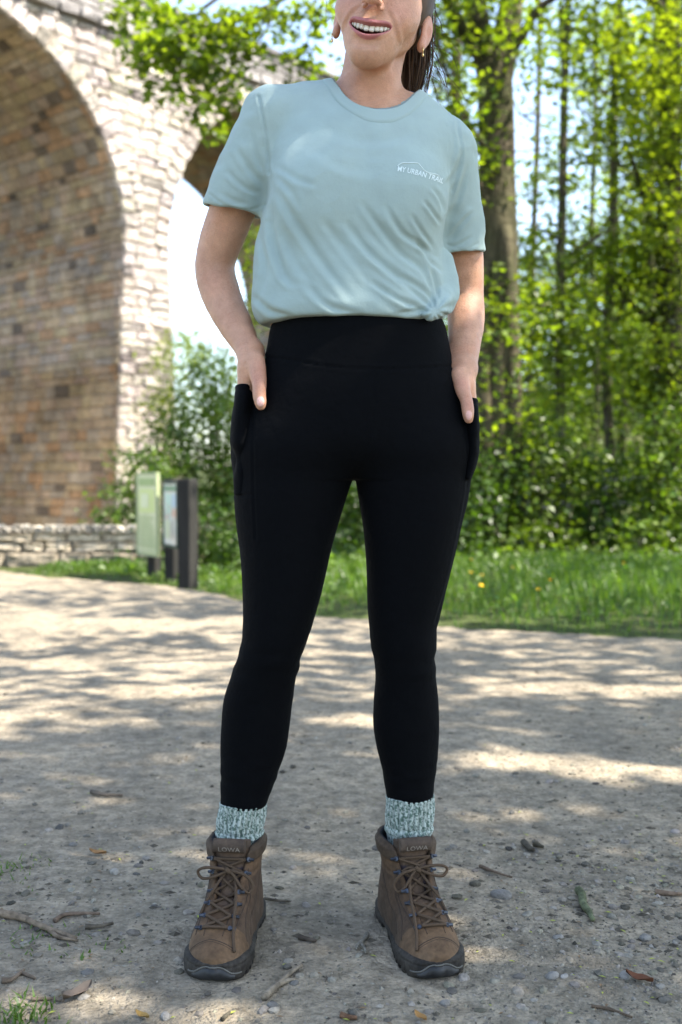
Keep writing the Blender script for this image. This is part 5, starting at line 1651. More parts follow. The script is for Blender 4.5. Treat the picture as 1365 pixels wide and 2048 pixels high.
def sprays(blobs, seed, per=14, spread=.17, flat=.45):
    """blobs: (centre, radii, number of leaves): leaves gathered on little sprays inside each ellipsoid"""
    r = np.random.default_rng(seed); out = []; fac = []
    for c, rad, n in blobs:
        ns = max(1, n // per)
        u = r.normal(size=(ns, 3)); u /= np.linalg.norm(u, axis=1)[:, None]
        rr = r.uniform(.15, 1, (ns, 1)) ** .45
        cen = np.asarray(c) + u * rr * np.asarray(rad)
        o = r.normal(size=(ns, per, 3)) * np.array((1, 1, flat)) * spread
        out.append((cen[:, None] + o).reshape(-1, 3)); fac.append(np.repeat(r.uniform(.55, 1.35, ns), per))
    return np.concatenate(out), np.concatenate(fac)[:, None]


def limb(mb, pts, r0, r1, col, n=None, sides=8, rough=.06):
    P = spline(pts, n or max(8, len(pts) * 5)); m = len(P)
    rad = np.linspace(r0, r1, m) * (1 + rough * vnoise(P, 3.0, 5))
    P = P + rough * r0 * np.stack([vnoise(P, 1.7, 6), vnoise(P, 1.7, 7), 0 * P[:, 0]], -1)
    V = np.repeat(P, sides, 0)
    mb.tube(P, rad, sides, np.asarray(col) * (1 + .18 * vnoise(V, 6, 8))[:, None])


def plant(name, label, cat, base, limbs, blobs, cols, size, seed, group=None, barkc=(.075, .062, .045), lmat=None, per=14, spread=.17, lobed=False, flat=.5, stuffname="crown", trunkname="trunk", twigs=0):
    root = empty(name, tuple(base), label, cat, group)
    if limbs:
        mb = MB()
        for pts, r0, r1 in limbs: limb(mb, pts, r0, r1, barkc)
        if twigs:
            r = np.random.default_rng(seed + 77)
            for c, rad, n in blobs:
                for _ in range(twigs):
                    a = np.asarray(c) + r.normal(size=3) * np.asarray(rad) * .6; b = a + r.normal(size=3) * np.array((.5, .5, .3)) * max(rad) * .6
                    limb(mb, [a, (a + b) / 2 + r.normal(size=3) * .06, b], .012, .004, barkc, 6, 4)
        link(trunkname, mb.mesh(trunkname, M_bark, True, "tint"), root)
    C, fac = sprays(blobs, seed, per, spread)
    if group == "trees that shade the path": C, fac = sun_gaps(C, fac)
    V, F, T = leaves(C, size, cols, seed + 1, flat, lobed, fac=fac)
    link(stuffname, mesh_np(stuffname, V, F, lmat or M_leaf, False, {"tint": T}), root)
    return root
def B(x, y, Y, rx, ry, rz, n): return (W(x, y, Y), (rx, ry, rz), n)
gz = lambda p: np.array((p[0], p[1], float(ground_h(np.array([p[0]]), np.array([p[1]]))[0]) - .03))
def base_at(px, Y): return gz(np.array(((px - 682.5) / FPX * Y, Y, 0)))

# ---- the big ivy-grown tree right of the woman, with the limb that hangs over the arch
b0 = base_at(1006, 10.9)
plant("tree", "large old tree with a forked ivy grown trunk right behind the woman's shoulder", "tree", b0,
      [([b0, W(1004, 1000, 10.9), W(1002, 760, 10.9), W(998, 500, 10.9), W(994, 250, 10.9), W(988, 120, 10.9)], .235, .165),
       ([b0 + (.12, -.15, 0), W(1030, 900, 10.75), W(1022, 700, 10.75), W(1012, 450, 10.7)], .11, .06),
       ([b0 + (-.1, .0, 0), W(972, 950, 10.8), W(968, 760, 10.8), W(966, 520, 10.8)], .12, .07),
       ([W(992, 170, 10.9), W(1016, 60, 10.9), W(1034, -160, 11), W(1050, -700, 11.3), W(1075, -1300, 11.4)], .15, .05),
       ([W(986, 180, 10.9), W(962, 70, 10.9), W(935, -120, 10.8), W(900, -600, 10.6), W(850, -1200, 10.4)], .13, .04),
       ([W(1018, 110, 10.9), W(1045, 70, 10.8), W(1075, 20, 10.7), W(1120, -12, 10.6), W(1200, -60, 10.4)], .055, .02),
       ([W(950, 110, 10.8), W(905, 20, 10.6), W(840, -60, 10.2), W(700, -110, 9.8), W(520, -60, 9.4), W(400, 20, 9.2)], .06, .015),
       ([W(972, 300, 10.8), W(930, 230, 10.7), W(885, 120, 10.6), W(870, 20, 10.5)], .035, .012),
       ([W(985, 420, 10.8), W(945, 330, 10.7), W(920, 200, 10.6)], .03, .01)],
      [B(925, 300, 10.7, .30, .3, .7, 380), B(940, 620, 10.6, .16, .25, .9, 200), B(1040, 850, 10.5, .16, .2, .5, 160), B(930, 900, 10.5, .2, .25, .5, 220),
       B(900, 60, 10.6, .6, .5, .45, 620), B(960, 20, 10.8, .5, .5, .4, 420), B(905, 230, 10.6, .3, .3, .5, 300), B(960, 300, 10.6, .12, .2, .8, 110),
       B(1080, 120, 10.6, .45, .4, .5, 240), B(1030, 640, 10.4, .25, .25, .5, 300), B(1040, -250, 10.8, 1.2, 1.2, 1.0, 900), B(950, -700, 10.6, 2.2, 2.0, 1.5, 1500), B(1150, -800, 10.6, 2.0, 2.0, 1.5, 1300)],
      (MG, YG), .085, 101, twigs=3)
# the long low branch with hanging sprays, over the arch: part of an overhanging tree further left
b1 = base_at(-260, 8.2)
over = [B(300, 40, 8.9, .26, .3, .14, 260), B(360, 95, 8.9, .28, .3, .12, 266), B(300, 110, 8.9, .22, .2, .10, 148), B(420, 60, 8.9, .3, .3, .2, 266), B(400, 150, 8.9, .22, .2, .12, 204), B(480, 100, 8.9, .22, .2, .14, 173),
        B(540, 40, 9.0, .35, .3, .16, 204), B(620, 60, 9.0, .25, .3, .16, 136), B(330, 170, 8.9, .13, .12, .08, 55), B(280, 150, 8.9, .10, .1, .07, 37), B(410, 215, 8.9, .11, .12, .12, 93), B(430, 255, 8.9, .10, .1, .10, 80),
        B(460, 190, 8.9, .14, .12, .10, 86), B(570, 120, 9.0, .2, .2, .1, 68), B(640, 20, 9.0, .2, .2, .1, 68), B(600, 150, 9.1, .14, .15, .06, 37), B(260, 20, 8.9, .14, .15, .08, 55), B(640, 140, 9.2, .10, .1, .08, 37)]
mbk = [([W(900, -160, 9.6), W(760, -130, 9.3), W(640, -60, 9.0), W(560, 0, 8.95), W(470, 40, 8.9), W(380, 70, 8.9), W(300, 90, 8.9), W(250, 110, 8.9)], .035, .006),
       ([W(560, 0, 8.95), W(520, 80, 8.9), W(460, 140, 8.9), W(430, 240, 8.9)], .012, .004), ([W(470, 40, 8.9), W(420, 120, 8.9), W(350, 170, 8.9)], .010, .003), ([W(640, -60, 9), W(620, 60, 9), W(600, 150, 9.05)], .010, .003)]
bt = base_at(1250, 3.4)
bt = gz(np.array((4.6, 8.2, 0))) - (0, 0, .15)
plant("tree", "tree out to the right whose low leafy branch hangs across the viaduct arch", "tree", bt,
      [([bt, bt + (-.1, .1, 2.2), bt + (-.4, .3, 4.4), bt + (-.8, .4, 7)], .2, .07), ([bt + (-.4, .3, 4.2), (2.6, 9.0, 5.6), W(900, -160, 9.6)], .09, .036)] + mbk,
      over + [((3.6, 8.6, 6.6), (1.6, 1.5, 1.0), 1500), ((2.0, 9.1, 6.6), (1.2, 1.0, .5), 420)], (MG, YG), .085, 131, lobed=False, spread=.10, per=12, barkc=(.07, .06, .045))

# ---- slim stems of the wood
def slim(px, Y, ytop, r0, bend, seed, label, blobs, cols=(MG, YG), extra=(), bark=(.085, .072, .055), size=.085, n_twigs=2):
    b = base_at(px, Y)
    k = np.linspace(0, 1, 6); top = W(px + bend[-1], ytop, Y)
    pts = [b + (top - b) * t + np.array((np.interp(t, np.linspace(0, 1, len(bend)), bend) / FPX * Y - (top - b)[0] * t, .1 * math.sin(5 * t + seed), 0)) for t in k]
    r = np.random.default_rng(seed + 5)
    pts = [p + r.normal(size=3) * np.array((.05, .05, 0)) * (0 < i < 5) for i, p in enumerate(pts)]
    br = []
    for q in range(5):
        t = r.uniform(.18, .62); a = b + (top - b) * t + np.array((np.interp(t, np.linspace(0, 1, len(bend)), bend) / FPX * Y - (top - b)[0] * t, 0, 0)); sx = r.choice((-1, 1)); L = r.uniform(.5, 1.1)
        br.append(([a, a + np.array((sx * L * .45, r.normal() * .15, L * .30)), a + np.array((sx * L * .8, r.normal() * .3, L * r.uniform(.5, 1.1)))], r0 * r.uniform(.25, .42), .006))
    plant("tree", label, "tree", b, [(pts, r0, r0 * .45)] + br + list(extra), blobs, cols, size, seed, "slim trees of the wood", bark, twigs=n_twigs)
slim(1134, 12.6, -700, .062, (0, -6, -4, 0, 6, 4), 141, "slim straight tree with a dark stem, first to the right of the large ivy tree",
     [B(1130, 330, 12.5, .5, .5, .5, 330), B(1160, 110, 12.6, .7, .6, .5, 600), B(1100, 560, 12.4, .45, .5, .45, 520), B(1070, 650, 12.4, .4, .4, .4, 420), B(1090, 480, 12.5, .5, .4, .3, 360), B(1150, -300, 12.6, 1.4, 1.3, 1.2, 700), B(1190, 40, 12.8, .6, .6, .4, 420), B(1120, 760, 12.3, .5, .5, .4, 620), B(1110, 660, 12.2, .45, .4, .4, 520)],
     extra=[([W(1132, 680, 12.6), W(1085, 740, 12.4), W(1030, 770, 12.2)], .022, .014), ([W(1130, 590, 12.6), W(1100, 540, 12.5), W(1070, 480, 12.4)], .018, .008), ([W(1133, 180, 12.6), W(1122, 60, 12.6), W(1128, -60, 12.6)], .03, .015)])
slim(1238, 13.4, -500, .070, (0, -10, -14, -6, 2, 14), 151, "slightly leaning slim tree with a dark stem, between two straighter stems",
     [B(1240, 300, 13.2, .6, .5, .5, 480), B(1200, 520, 13.2, .4, .4, .4, 330), B(1270, 480, 13.2, .5, .5, .5, 560), B(1230, 640, 13.0, .4, .4, .3, 260), B(1280, 150, 13.4, .9, .7, .6, 900), B(1250, 560, 13.0, .5, .4, .4, 520), B(1200, 700, 13.0, .45, .4, .4, 480), B(1290, 760, 13.0, .5, .4, .4, 520), B(1260, -300, 13.6, 1.6, 1.4, 1.2, 700)],
     extra=[([W(1228, 640, 13.4), W(1190, 610, 13.2), W(1150, 560, 13.0)], .024, .010), ([W(1232, 650, 13.3), W(1256, 580, 13.3), W(1264, 560, 13.3)], .035, .022)])
slim(1332, 13.0, -700, .19, (0, 4, 4, 0, -10, -20), 161, "thick dark trunk smothered in ivy near the right edge",
     [B(1330, 760, 12.8, .30, .3, .8, 900), B(1320, 520, 12.8, .35, .3, .7, 900), B(1340, 330, 12.8, .6, .5, .5, 800), B(1300, 200, 12.8, .8, .6, .5, 1000), B(1340, 60, 12.8, .9, .7, .5, 1000), B(1330, -400, 12.8, 1.9, 1.6, 1.4, 900)],
     cols=(DG, YG), extra=[([W(1330, 500, 13), W(1290, 400, 12.9), W(1260, 300, 12.8)], .05, .02)], bark=(.05, .04, .03))
slim(1294, 14.6, -400, .085, (0, 6, 4, 10, 8, 6), 171, "dark slender stem just left of the ivy covered trunk", [B(1290, 420, 14.4, .6, .6, .6, 560), B(1300, 640, 14.2, .5, .5, .5, 420), B(1310, 100, 14.6, 1.0, .8, .7, 800)], cols=(MG, YG), bark=(.06, .05, .04))
slim(1180, 16.5, -300, .05, (0, 8, 2, 10, 4, 10), 181, "thin pale stem far back in the wood", [B(1170, 330, 16.2, .8, .7, .6, 600), B(1190, 600, 16, .7, .6, .6, 700), B(1150, 60, 16.5, 1.0, .8, .6, 500)])
slim(1068, 17.5, -300, .06, (0, -6, 2, -4, 4, 0), 191, "thin stem half hidden beside the large ivy tree", [B(1060, 560, 17, .8, .7, .5, 700), B(1080, 380, 17.3, .6, .6, .3, 200), B(1060, 760, 17, .6, .6, .6, 500), B(1070, 0, 17.5, .7, .7, .5, 180)])
slim(900, 16.0, -600, .10, (0, 6, 10, 4, -6, -10), 201, "tree behind the woman's shoulder on the right", [B(890, 150, 15.8, .9, .7, .8, 650), B(860, 60, 15.8, .8, .7, .6, 480), B(930, 420, 15.6, .7, .6, .9, 900), B(920, 760, 15.4, .8, .6, .9, 1100)])
slim(1420, 12.0, -700, .13, (0, 0, 0, -6, -10, -10), 211, "tree at the right margin with bright backlit leaves", [B(1350, 120, 11.8, .7, .6, .6, 800), B(1360, 420, 11.8, .5, .5, .5, 500), B(1365, -200, 11.8, 1.3, 1.2, 1.0, 500), B(1390, 640, 11.8, .5, .5, .6, 500), B(1330, 250, 12, .6, .5, .4, 500)], cols=(YG, YG))
# deeper rows of the wood: crowns that close the view, bright where the sun gets in
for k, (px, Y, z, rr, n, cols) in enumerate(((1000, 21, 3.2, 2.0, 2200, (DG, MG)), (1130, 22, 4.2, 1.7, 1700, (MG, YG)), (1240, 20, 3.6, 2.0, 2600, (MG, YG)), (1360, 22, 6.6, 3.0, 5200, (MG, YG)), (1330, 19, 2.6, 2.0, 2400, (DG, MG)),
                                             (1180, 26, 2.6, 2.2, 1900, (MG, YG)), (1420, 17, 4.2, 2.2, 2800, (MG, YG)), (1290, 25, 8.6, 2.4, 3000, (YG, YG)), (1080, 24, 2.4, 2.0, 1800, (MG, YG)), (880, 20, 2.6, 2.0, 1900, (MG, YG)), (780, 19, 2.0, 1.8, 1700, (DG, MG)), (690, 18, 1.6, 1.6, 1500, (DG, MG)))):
    b = base_at(px, Y)
    labs = ["tree of the back row directly behind the large ivy trunk", "airy tree of the back row seen in the gap right of the ivy tree", "bushy tree of the back row behind the leaning stem", "tall tree of the back row filling the upper right", "low dark tree of the back row at the right", "far tree of the back row deep in the middle of the wood", "bright tree of the back row beyond the right margin", "tallest sunlit tree at the back on the right", "small tree of the back row beside the pale stem", "leafy tree of the back row behind the woman's right arm in the picture", "dark low tree behind the woman's hips", "small tree behind the woman, showing between her legs"]
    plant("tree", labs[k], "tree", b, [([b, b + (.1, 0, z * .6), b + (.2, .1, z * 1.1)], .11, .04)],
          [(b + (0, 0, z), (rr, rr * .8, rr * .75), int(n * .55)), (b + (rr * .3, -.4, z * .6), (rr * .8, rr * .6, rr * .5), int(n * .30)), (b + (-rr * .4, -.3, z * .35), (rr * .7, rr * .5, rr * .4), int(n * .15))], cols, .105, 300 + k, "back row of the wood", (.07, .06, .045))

# ---- the far wood on the slope, one mass of leaves that closes the view
rw = np.random.default_rng(900); bl = []
for k in range(70):
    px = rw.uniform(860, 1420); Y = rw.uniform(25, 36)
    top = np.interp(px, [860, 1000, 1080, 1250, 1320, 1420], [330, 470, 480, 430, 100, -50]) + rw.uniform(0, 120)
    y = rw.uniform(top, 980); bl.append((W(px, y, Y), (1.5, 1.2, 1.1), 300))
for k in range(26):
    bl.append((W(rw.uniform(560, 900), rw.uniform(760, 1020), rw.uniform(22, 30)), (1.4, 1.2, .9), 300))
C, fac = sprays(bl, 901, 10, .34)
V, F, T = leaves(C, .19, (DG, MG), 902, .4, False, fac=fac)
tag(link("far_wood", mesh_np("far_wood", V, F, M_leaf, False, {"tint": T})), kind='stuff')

# ---- shrubs
def shrub(label, px, Y, blobs, cols, size, seed, group, stems=7, lm=None, spread=.12, flat=.4):
    b = base_at(px, Y); r = np.random.default_rng(seed); L = []
    for k in range(stems):
        c, rad, n = blobs[r.integers(len(blobs))]
        e = np.asarray(c) + r.normal(size=3) * np.asarray(rad) * .5
        L.append(([b + (r.normal() * .12, r.normal() * .08, 0), b * .45 + e * .55 + r.normal(size=3) * .08, e], .017, .005))
    plant("shrub", label, "shrub", b, L, blobs, cols, size, seed, group, (.09, .07, .05), lm or M_leafd, 12, spread, False, flat, "foliage", "stem")
LG = "shrubs at the foot of the viaduct"
shrub("tall bushy shrub hiding the foot of the viaduct pier, behind the signs", 420, 12.2, [B(420, 850, 12, .55, .5, .55, 2000), B(380, 980, 11.8, .6, .5, .5, 1900), B(440, 1050, 11.4, .5, .4, .45, 1500), B(350, 900, 12, .4, .4, .4, 900), B(470, 930, 11.8, .4, .4, .6, 1200), B(430, 760, 12.3, .35, .35, .3, 600)], (MG, SG), .062, 401, LG, 12)
shrub("lower shrub in front of the pier, left of the signs", 275, 10.6, [B(280, 1000, 10.6, .28, .25, .30, 800), B(240, 1060, 10.4, .26, .25, .24, 700), B(310, 930, 10.8, .25, .25, .25, 500), B(300, 1080, 10.3, .3, .2, .2, 600), B(265, 930, 10.9, .12, .12, .2, 120)], (MG, SG), .055, 411, LG, 8)
shrub("dark shrub right behind the signs", 400, 9.7, [B(420, 1060, 9.6, .35, .25, .22, 900), B(450, 1110, 9.4, .3, .2, .15, 600), B(350, 1100, 9.7, .3, .2, .12, 500)], (DG, MG), .05, 421, LG, 8)
shrub("yellow green young tree beyond the second arch", 360, 26, [B(365, 720, 26, .75, .7, .8, 1200), B(350, 820, 26, .8, .7, .8, 1200), B(390, 700, 26, .4, .4, .4, 260)], (YG, YG), .10, 431, LG, 7, M_leaf, .2)
shrub("thin sparsely leaved sapling by the woman's forearm", 440, 15, [B(430, 680, 15, .30, .3, .35, 190), B(450, 770, 15, .35, .3, .5, 420), B(415, 740, 15, .2, .2, .2, 120)], (MG, SG), .06, 441, LG, 10)
shrub("slender sapling with fresh leaves beside the woman's elbow", 508, 13, [B(505, 480, 13, .10, .1, .22, 120), B(512, 560, 13, .13, .1, .3, 160), B(500, 640, 13, .15, .15, .3, 200), B(505, 760, 13, .3, .2, .4, 500), B(490, 850, 13, .4, .3, .4, 700)], (MG, YG), .07, 451, LG, 5, M_leaf)
UG = "undergrowth at the edge of the wood"
ug = [("dense bramble clump at the foot of the large ivy tree", 950, 10.4, [B(940, 1040, 10.2, .35, .3, .3, 900), B(970, 960, 10.4, .35, .3, .3, 700), B(920, 1090, 10.0, .3, .2, .15, 500)], (DG, MG), 10),
      ("broad shrub right of the large trunk with pale catching leaves", 1090, 10.6, [B(1080, 1000, 10.5, .4, .35, .35, 1200), B(1120, 920, 10.6, .4, .35, .35, 1000), B(1060, 1080, 10.2, .4, .25, .18, 800), B(1070, 880, 10.7, .3, .3, .3, 500)], (DG, YG), 11),
      ("dark low shrub in the shade under the leaning stem", 1190, 10.8, [B(1190, 1050, 10.6, .45, .35, .28, 1300), B(1220, 960, 10.9, .4, .3, .25, 700)], (DG, MG), 9),
      ("glossy shrub at the right edge with sparkling leaves", 1320, 10.4, [B(1330, 900, 10.4, .35, .35, .35, 1000), B(1300, 980, 10.3, .35, .3, .3, 900), B(1350, 1040, 10.2, .35, .3, .3, 900), B(1290, 1080, 10.0, .35, .25, .18, 700), B(1360, 830, 10.5, .3, .3, .25, 500)], (MG, YG), 10),
      ("shrub behind the woman's left hip in the wood", 905, 11.6, [B(900, 900, 11.5, .4, .35, .4, 900), B(880, 1020, 11.2, .45, .35, .35, 1000), B(860, 1100, 10.8, .4, .3, .15, 500)], (DG, YG), 9),
      ("shrub seen between the woman's legs", 690, 10.8, [B(690, 1030, 10.7, .5, .35, .35, 1500), B(650, 1100, 10.2, .45, .25, .15, 700), B(720, 1090, 10.3, .35, .25, .2, 700)], (DG, MG), 9),
      ("shrub behind the woman's thigh on the left", 560, 11.4, [B(540, 980, 11.3, .55, .4, .5, 1100), B(500, 1090, 10.4, .35, .25, .2, 500)], (DG, MG), 7),
      ("shrub behind the woman's thigh on the right", 810, 11.4, [B(800, 1000, 11.3, .5, .4, .4, 1000)], (DG, MG), 7),
      ("young leafy thicket in the middle of the wood", 1150, 14.2, [B(1150, 860, 14, .5, .4, .5, 900), B(1110, 780, 14.2, .4, .4, .4, 600), B(1180, 960, 13.6, .5, .4, .35, 800)], (DG, YG), 8),
      ("tall thicket behind the sparkling shrub at right", 1340, 14.8, [B(1330, 780, 14.6, .7, .5, .7, 1300), B(1290, 700, 14.8, .5, .5, .5, 600), B(1380, 900, 14.4, .6, .5, .6, 800)], (MG, YG), 8)]
for k, (lab, px, Y, bl, cols, st) in enumerate(ug):
    shrub(lab, px, Y, bl, cols, .068, 460 + 7 * k, UG, st)

# ---- trees standing outside the frame to the right: they throw the dappled shade
SUNV = np.array(sd)
HOLES = [(W(710, 300, 1.76), .030), (W(818, 30, 1.76), .018), (W(930, 640, 1.9), .06), (W(250, 640, 1.9), .05), (G(560, 1702), .07), (G(640, 1712), .06), (G(945, 1878), .055),
         (G(230, 2005), .07), (G(330, 2020), .06), (G(700, 1452), .10), (G(1000, 1512), .12), (G(1180, 1530), .14), (G(300, 1388), .14), (G(120, 1330), .16), (G(420, 1326), .16), (G(1150, 1370), .18), (G(1320, 1370), .16), (G(200, 1245), .25), (G(430, 1245), .22)]
def sun_gaps(C, fac):  # drops leaves along chosen sun rays, shaping the crowns to place light patches
    keep = np.ones(len(C), bool)
    for p, r in HOLES:
        v = C - p; t = v @ SUNV; d = v - t[:, None] * SUNV
        keep &= ~((np.linalg.norm(d * (np.array((.40, 1.5, 1.0)) if p[2] < .3 else np.ones(3)), axis=1) < r + (.045 if p[2] < .3 else .02)) & (t > 0))
    return C[keep], fac[keep]
def shade_tree(base, top, blobs, seed, label, size=.15):
    base = gz(np.array(base, float)) - (0, 0, .15)
    plant("tree", label, "tree", base, [([base, base * .5 + np.array(top) * .5 + (.2, .1, 0), top], .22, .06)] + [([base * .4 + np.array(top) * .6, c, np.asarray(c) + (-.4, -.2, .2)], .05, .012) for c, r, n in blobs[:5]],
          blobs, (MG, YG), size, seed, "trees that shade the path", per=16, spread=.26)
shade_tree((5.8, .2, 0), (5.2, .6, 7.0), [((4.2, .5, 5.3), (1.5, 1.3, .7), 1300), ((3.0, 1.0, 4.5), (1.0, 1.1, .6), 900), ((5.4, .8, 6.6), (1.8, 1.5, .9), 1300), ((3.2, -.3, 4.9), (1.2, 1.0, .6), 850), ((4.4, -1.0, 5.6), (1.5, 1.1, .8), 1000), ((2.4, .3, 4.2), (.8, 1.0, .5), 520), ((4.6, 1.7, 5.6), (1.2, .7, .6), 900)], 501, "shade tree standing just beyond the right edge, beside the path")
shade_tree((7.2, 3.6, 0), (6.6, 4.0, 7.5), [((5.4, 2.9, 5.6), (1.5, .9, .8), 820), ((7.4, 4.4, 6.8), (1.6, 1.3, 1.0), 900), ((5.0, 5.0, 6.0), (1.5, 1.1, .8), 700), ((8.6, 3.0, 7.4), (1.6, 1.3, 1.0), 800), ((3.4, 3.4, 5.0), (1.2, .8, .6), 620), ((3.0, 5.6, 5.6), (1.3, 1.0, .6), 560), ((6.2, 6.9, 5.8), (1.5, 1.0, .7), 700)], 511, "shade tree further along the path on the right")
shade_tree((8.0, 10.6, 0), (7.2, 10.4, 7.0), [((5.8, 10.2, 5.4), (1.5, 1.2, .8), 750), ((7.4, 11.0, 6.0), (1.6, 1.3, .9), 900), ((8.4, 12.4, 6.4), (1.6, 1.4, 1.0), 1200), ((5.4, 11.8, 6.0), (1.2, 1.0, .7), 700)], 531, "shade tree by the wood, just outside the right edge")
shade_tree((4.2, -3.6, 0), (4.0, -3.0, 7.0), [((3.4, -2.4, 5.6), (1.7, 1.2, .8), 1300), ((5.4, -2.6, 6.4), (1.7, 1.4, .9), 1100)], 521, "shade tree behind the photographer to the right")

# ---- grass
def blades(n, xf, hmul, seed, cols, wid=.006, bend=.35):
    r = np.random.default_rng(seed); P = xf(r, n); n = len(P)
    z = ground_h(P[:, 0], P[:, 1]); h = hmul(P, r) * r.uniform(.5, 1.3, n)
    a = r.uniform(0, 6.28, n); d = np.stack([np.cos(a), np.sin(a), 0 * a], -1); b = np.stack([-np.sin(a), np.cos(a), 0 * a], -1)
    base = np.stack([P[:, 0], P[:, 1], z - .01], -1); w = (wid * (.6 + h * 2.2))[:, None] * r.uniform(.7, 1.3, (n, 1)); up = np.array((0, 0, 1.))
    lean = (bend * h * r.uniform(.2, 1.3, n))[:, None]
    V = np.stack([base - d * w, base + d * w, base + up * h[:, None] * .55 + b * lean * .35 + d * w * .8, base + up * h[:, None] * .55 + b * lean * .35 - d * w * .8, base + up * h[:, None] * .95 + b * lean], 1).reshape(-1, 3)
    i = np.arange(n)[:, None] * 5
    c = np.asarray(cols[0]) + (np.asarray(cols[1]) - np.asarray(cols[0])) * r.uniform(0, 1, (n, 1))
    return V, i + np.array([[0, 1, 2, 3]]), i + np.array([[3, 2, 4]]), np.repeat(c * r.uniform(.75, 1.2, (n, 1)), 5, 0)
def verge(r, n):
    x = r.uniform(-2.6, 4.6, n); t = r.uniform(0, 1, n) ** .75
    y = edge(x) + .06 + t * (10.6 - edge(x)) + r.normal(size=n) * .07
    k = vnoise(np.stack([x, y, 0 * x], -1), 1.3, 41) + .5 * vnoise(np.stack([x, y, 0 * x], -1), 4, 42)
    near = np.clip((y - edge(x)) / .35, 0, 1)
    m = (np.abs(x) < y * .36) & (r.uniform(0, 1, n) < np.clip(.30 + .45 * k + .35 * near, .04, 1)) & ~((x < -1.25) & (y > 9.6))
    return np.stack([x, y], -1)[m]
def vh(P, r):
    d = P[:, 1] - edge(P[:, 0])
    return .022 + .05 * np.clip(d / .8, 0, 1) + .055 * np.clip((d - .7) / 1.2, 0, 1) * (P[:, 0] > -.3) + .03 * vnoise(np.stack([P[:, 0], P[:, 1], 0 * d], -1), 2.2, 43).clip(0, 1)
M_grass = leaf_mat("grass_blade", .42, (1.8, 2.0, .45), .03, .45)
V, F4, F3, T = blades(62000, verge, vh, 601, ((.05, .105, .014), (.11, .165, .025)))
tag(link("grass", mesh_np("grass", V, [F4, F3], M_grass, False, {"tint": T})), kind='stuff')
def lawn_leaves(r, n):
    P = verge(r, n); return P[(P[:, 1] - edge(P[:, 0])) > .5]
r_ = np.random.default_rng(77); P = lawn_leaves(r_, 9000)
C = np.stack([P[:, 0], P[:, 1], ground_h(P[:, 0], P[:, 1]) + r_.uniform(.03, .16, len(P)) * np.clip((P[:, 1] - edge(P[:, 0])) / 2, .2, 1)], -1)
V, F, T = leaves(C, .05, ((.045, .095, .014), (.10, .155, .03)), 78, .5)
tag(link("ground_cover", mesh_np("ground_cover", V, F, M_grass, False, {"tint": T})), kind='stuff')
# tufts at the left of the foreground
for k, (x, y, n, h, lab) in enumerate(((22, 1742, 34, .026, "small green grass tuft at the left edge of the path"), (60, 1878, 20, .020, "grass tuft growing beside the long brown stick"), (40, 2034, 40, .026, "leafy weed tuft in the bottom left corner"), (175, 1903, 10, .018, "tiny grass sprout right of the long brown stick"), (10, 1768, 14, .02, "low grass sprout below the tuft at the left edge"), (62, 1788, 8, .016, "sparse grass sprout on the bare dirt at left"), (565, 1637, 6, .015, "tiny green sprout behind the left boot, far back on the path"))):
    p = G(x, y)
    def at_p(r, n, p=p): return p[:2] + r.normal(size=(n, 2)) * (.028, .030)
    V, F4, F3, T = blades(n * 3, at_p, lambda P, r, h=h: np.full(len(P), h), 620 + k, ((.05, .10, .015), (.10, .16, .03)), .0035, .9)
    V[:, 2] += .05
    tag(link("grass_tuft", mesh_np("grass_tuft", V, [F4, F3], M_grass, False, {"tint": T})), lab, "grass tuft", "grass tufts on the path")
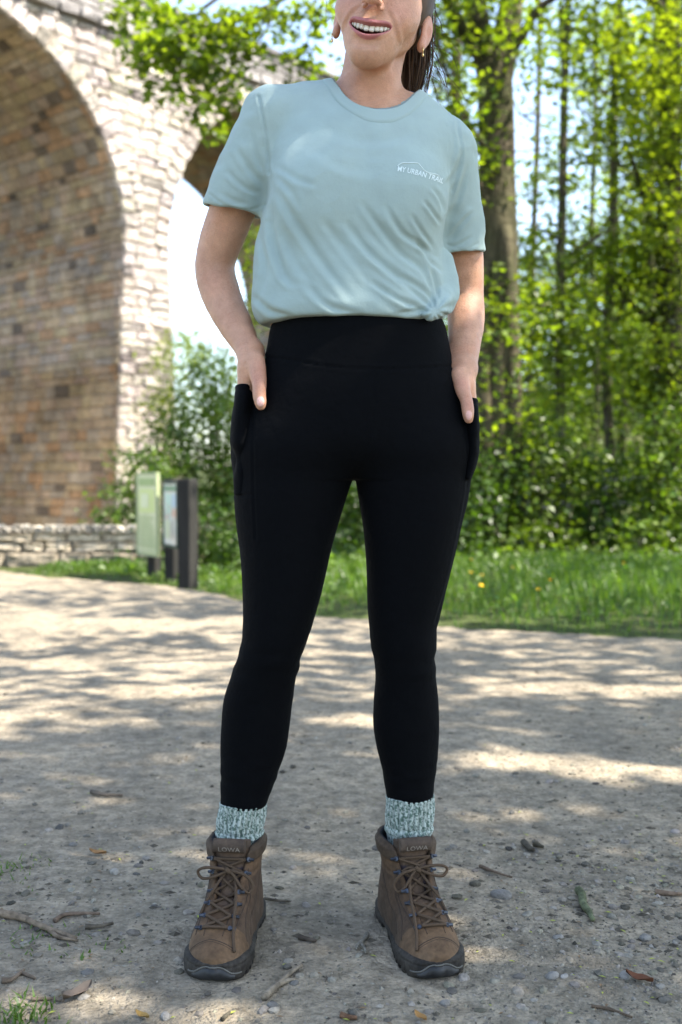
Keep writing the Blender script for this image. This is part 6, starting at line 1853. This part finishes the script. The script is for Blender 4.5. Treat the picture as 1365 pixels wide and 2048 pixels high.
# dandelions in the verge
M_stalk = mat("stalk", (.09, .13, .03), rough=.7); M_yel = mat("dandelion_yellow", (.75, .50, .02), rough=.7)
stk = MB(); stk.tube([(0, 0, 0), (.004, 0, .08), (.012, .003, .15)], .0022, 5); stk_me = stk.mesh("stalk", M_stalk, True)
hd = MB(); th = np.linspace(0, 2 * np.pi, 14, endpoint=False)
for lay, (r0, z, zz) in enumerate(((.017, .150, .004), (.011, .153, .008))):
    for a in th:
        hd.add([(.012, .003, z), (.012 + r0 * math.cos(a - .2), .003 + r0 * math.sin(a - .2), z + zz), (.012 + r0 * 1.1 * math.cos(a), .003 + r0 * 1.1 * math.sin(a), z + zz), (.012 + r0 * math.cos(a + .2), .003 + r0 * math.sin(a + .2), z + zz)], [(0, 1, 2, 3)])
hd_me = hd.mesh("flower_head", M_yel)
DAND = []
for k in range(9):
    x = rg.uniform(.75, 2.2); y = edge(x) + rg.uniform(.5, 2.8)
    if abs(x) > .33 * y: continue
    root = empty("dandelion", (x, y, float(ground_h(np.array([x]), np.array([y]))[0]) - .01), "yellow dandelion in the long grass of the verge", "flower", "dandelions in the verge")
    for nm, me in (("stalk", stk_me), ("flower_head", hd_me)):
        o = bpy.data.objects.new(nm, me); COL.objects.link(o); o.parent = root
    DAND.append(("yellow dandelion", "in the long grass of the verge", proj((x, y, 0.1))[0], root))
    root.scale = (.85, .85, rg.uniform(.7, 1.3)); root.rotation_euler = (rg.uniform(-.2, .2), rg.uniform(-.2, .2), rg.uniform(0, 6.28))
rank_labels(DAND)
# post and rail at the back of the undergrowth
rf = empty("rail_fence", (2.7, 12.4, 0), "grey wooden rail fence half hidden in the undergrowth", "fence")
M_rail = mat("weathered_rail", (.20, .185, .165), rough=.9, noise=[(20, 4, .7, 1.2, (.2, 1, 1))])
for x in (1.9, 3.0, 4.1):
    mb = MB(); z = float(ground_h(np.array([x]), np.array([12.4]))[0]); mb.box((x, 12.4, z + .38), (.09, .09, .9), bev=.01); link("post", mb.mesh("post", M_rail), rf)
for zz in (.42, .68):
    mb = MB(); z = float(ground_h(np.array([3.0]), np.array([12.4]))[0]); mb.box((3.0, 12.335, z + zz), (2.6, .035, .07), rot3('Y', R(-2)), bev=.006); link("rail", mb.mesh("rail", M_rail), rf)
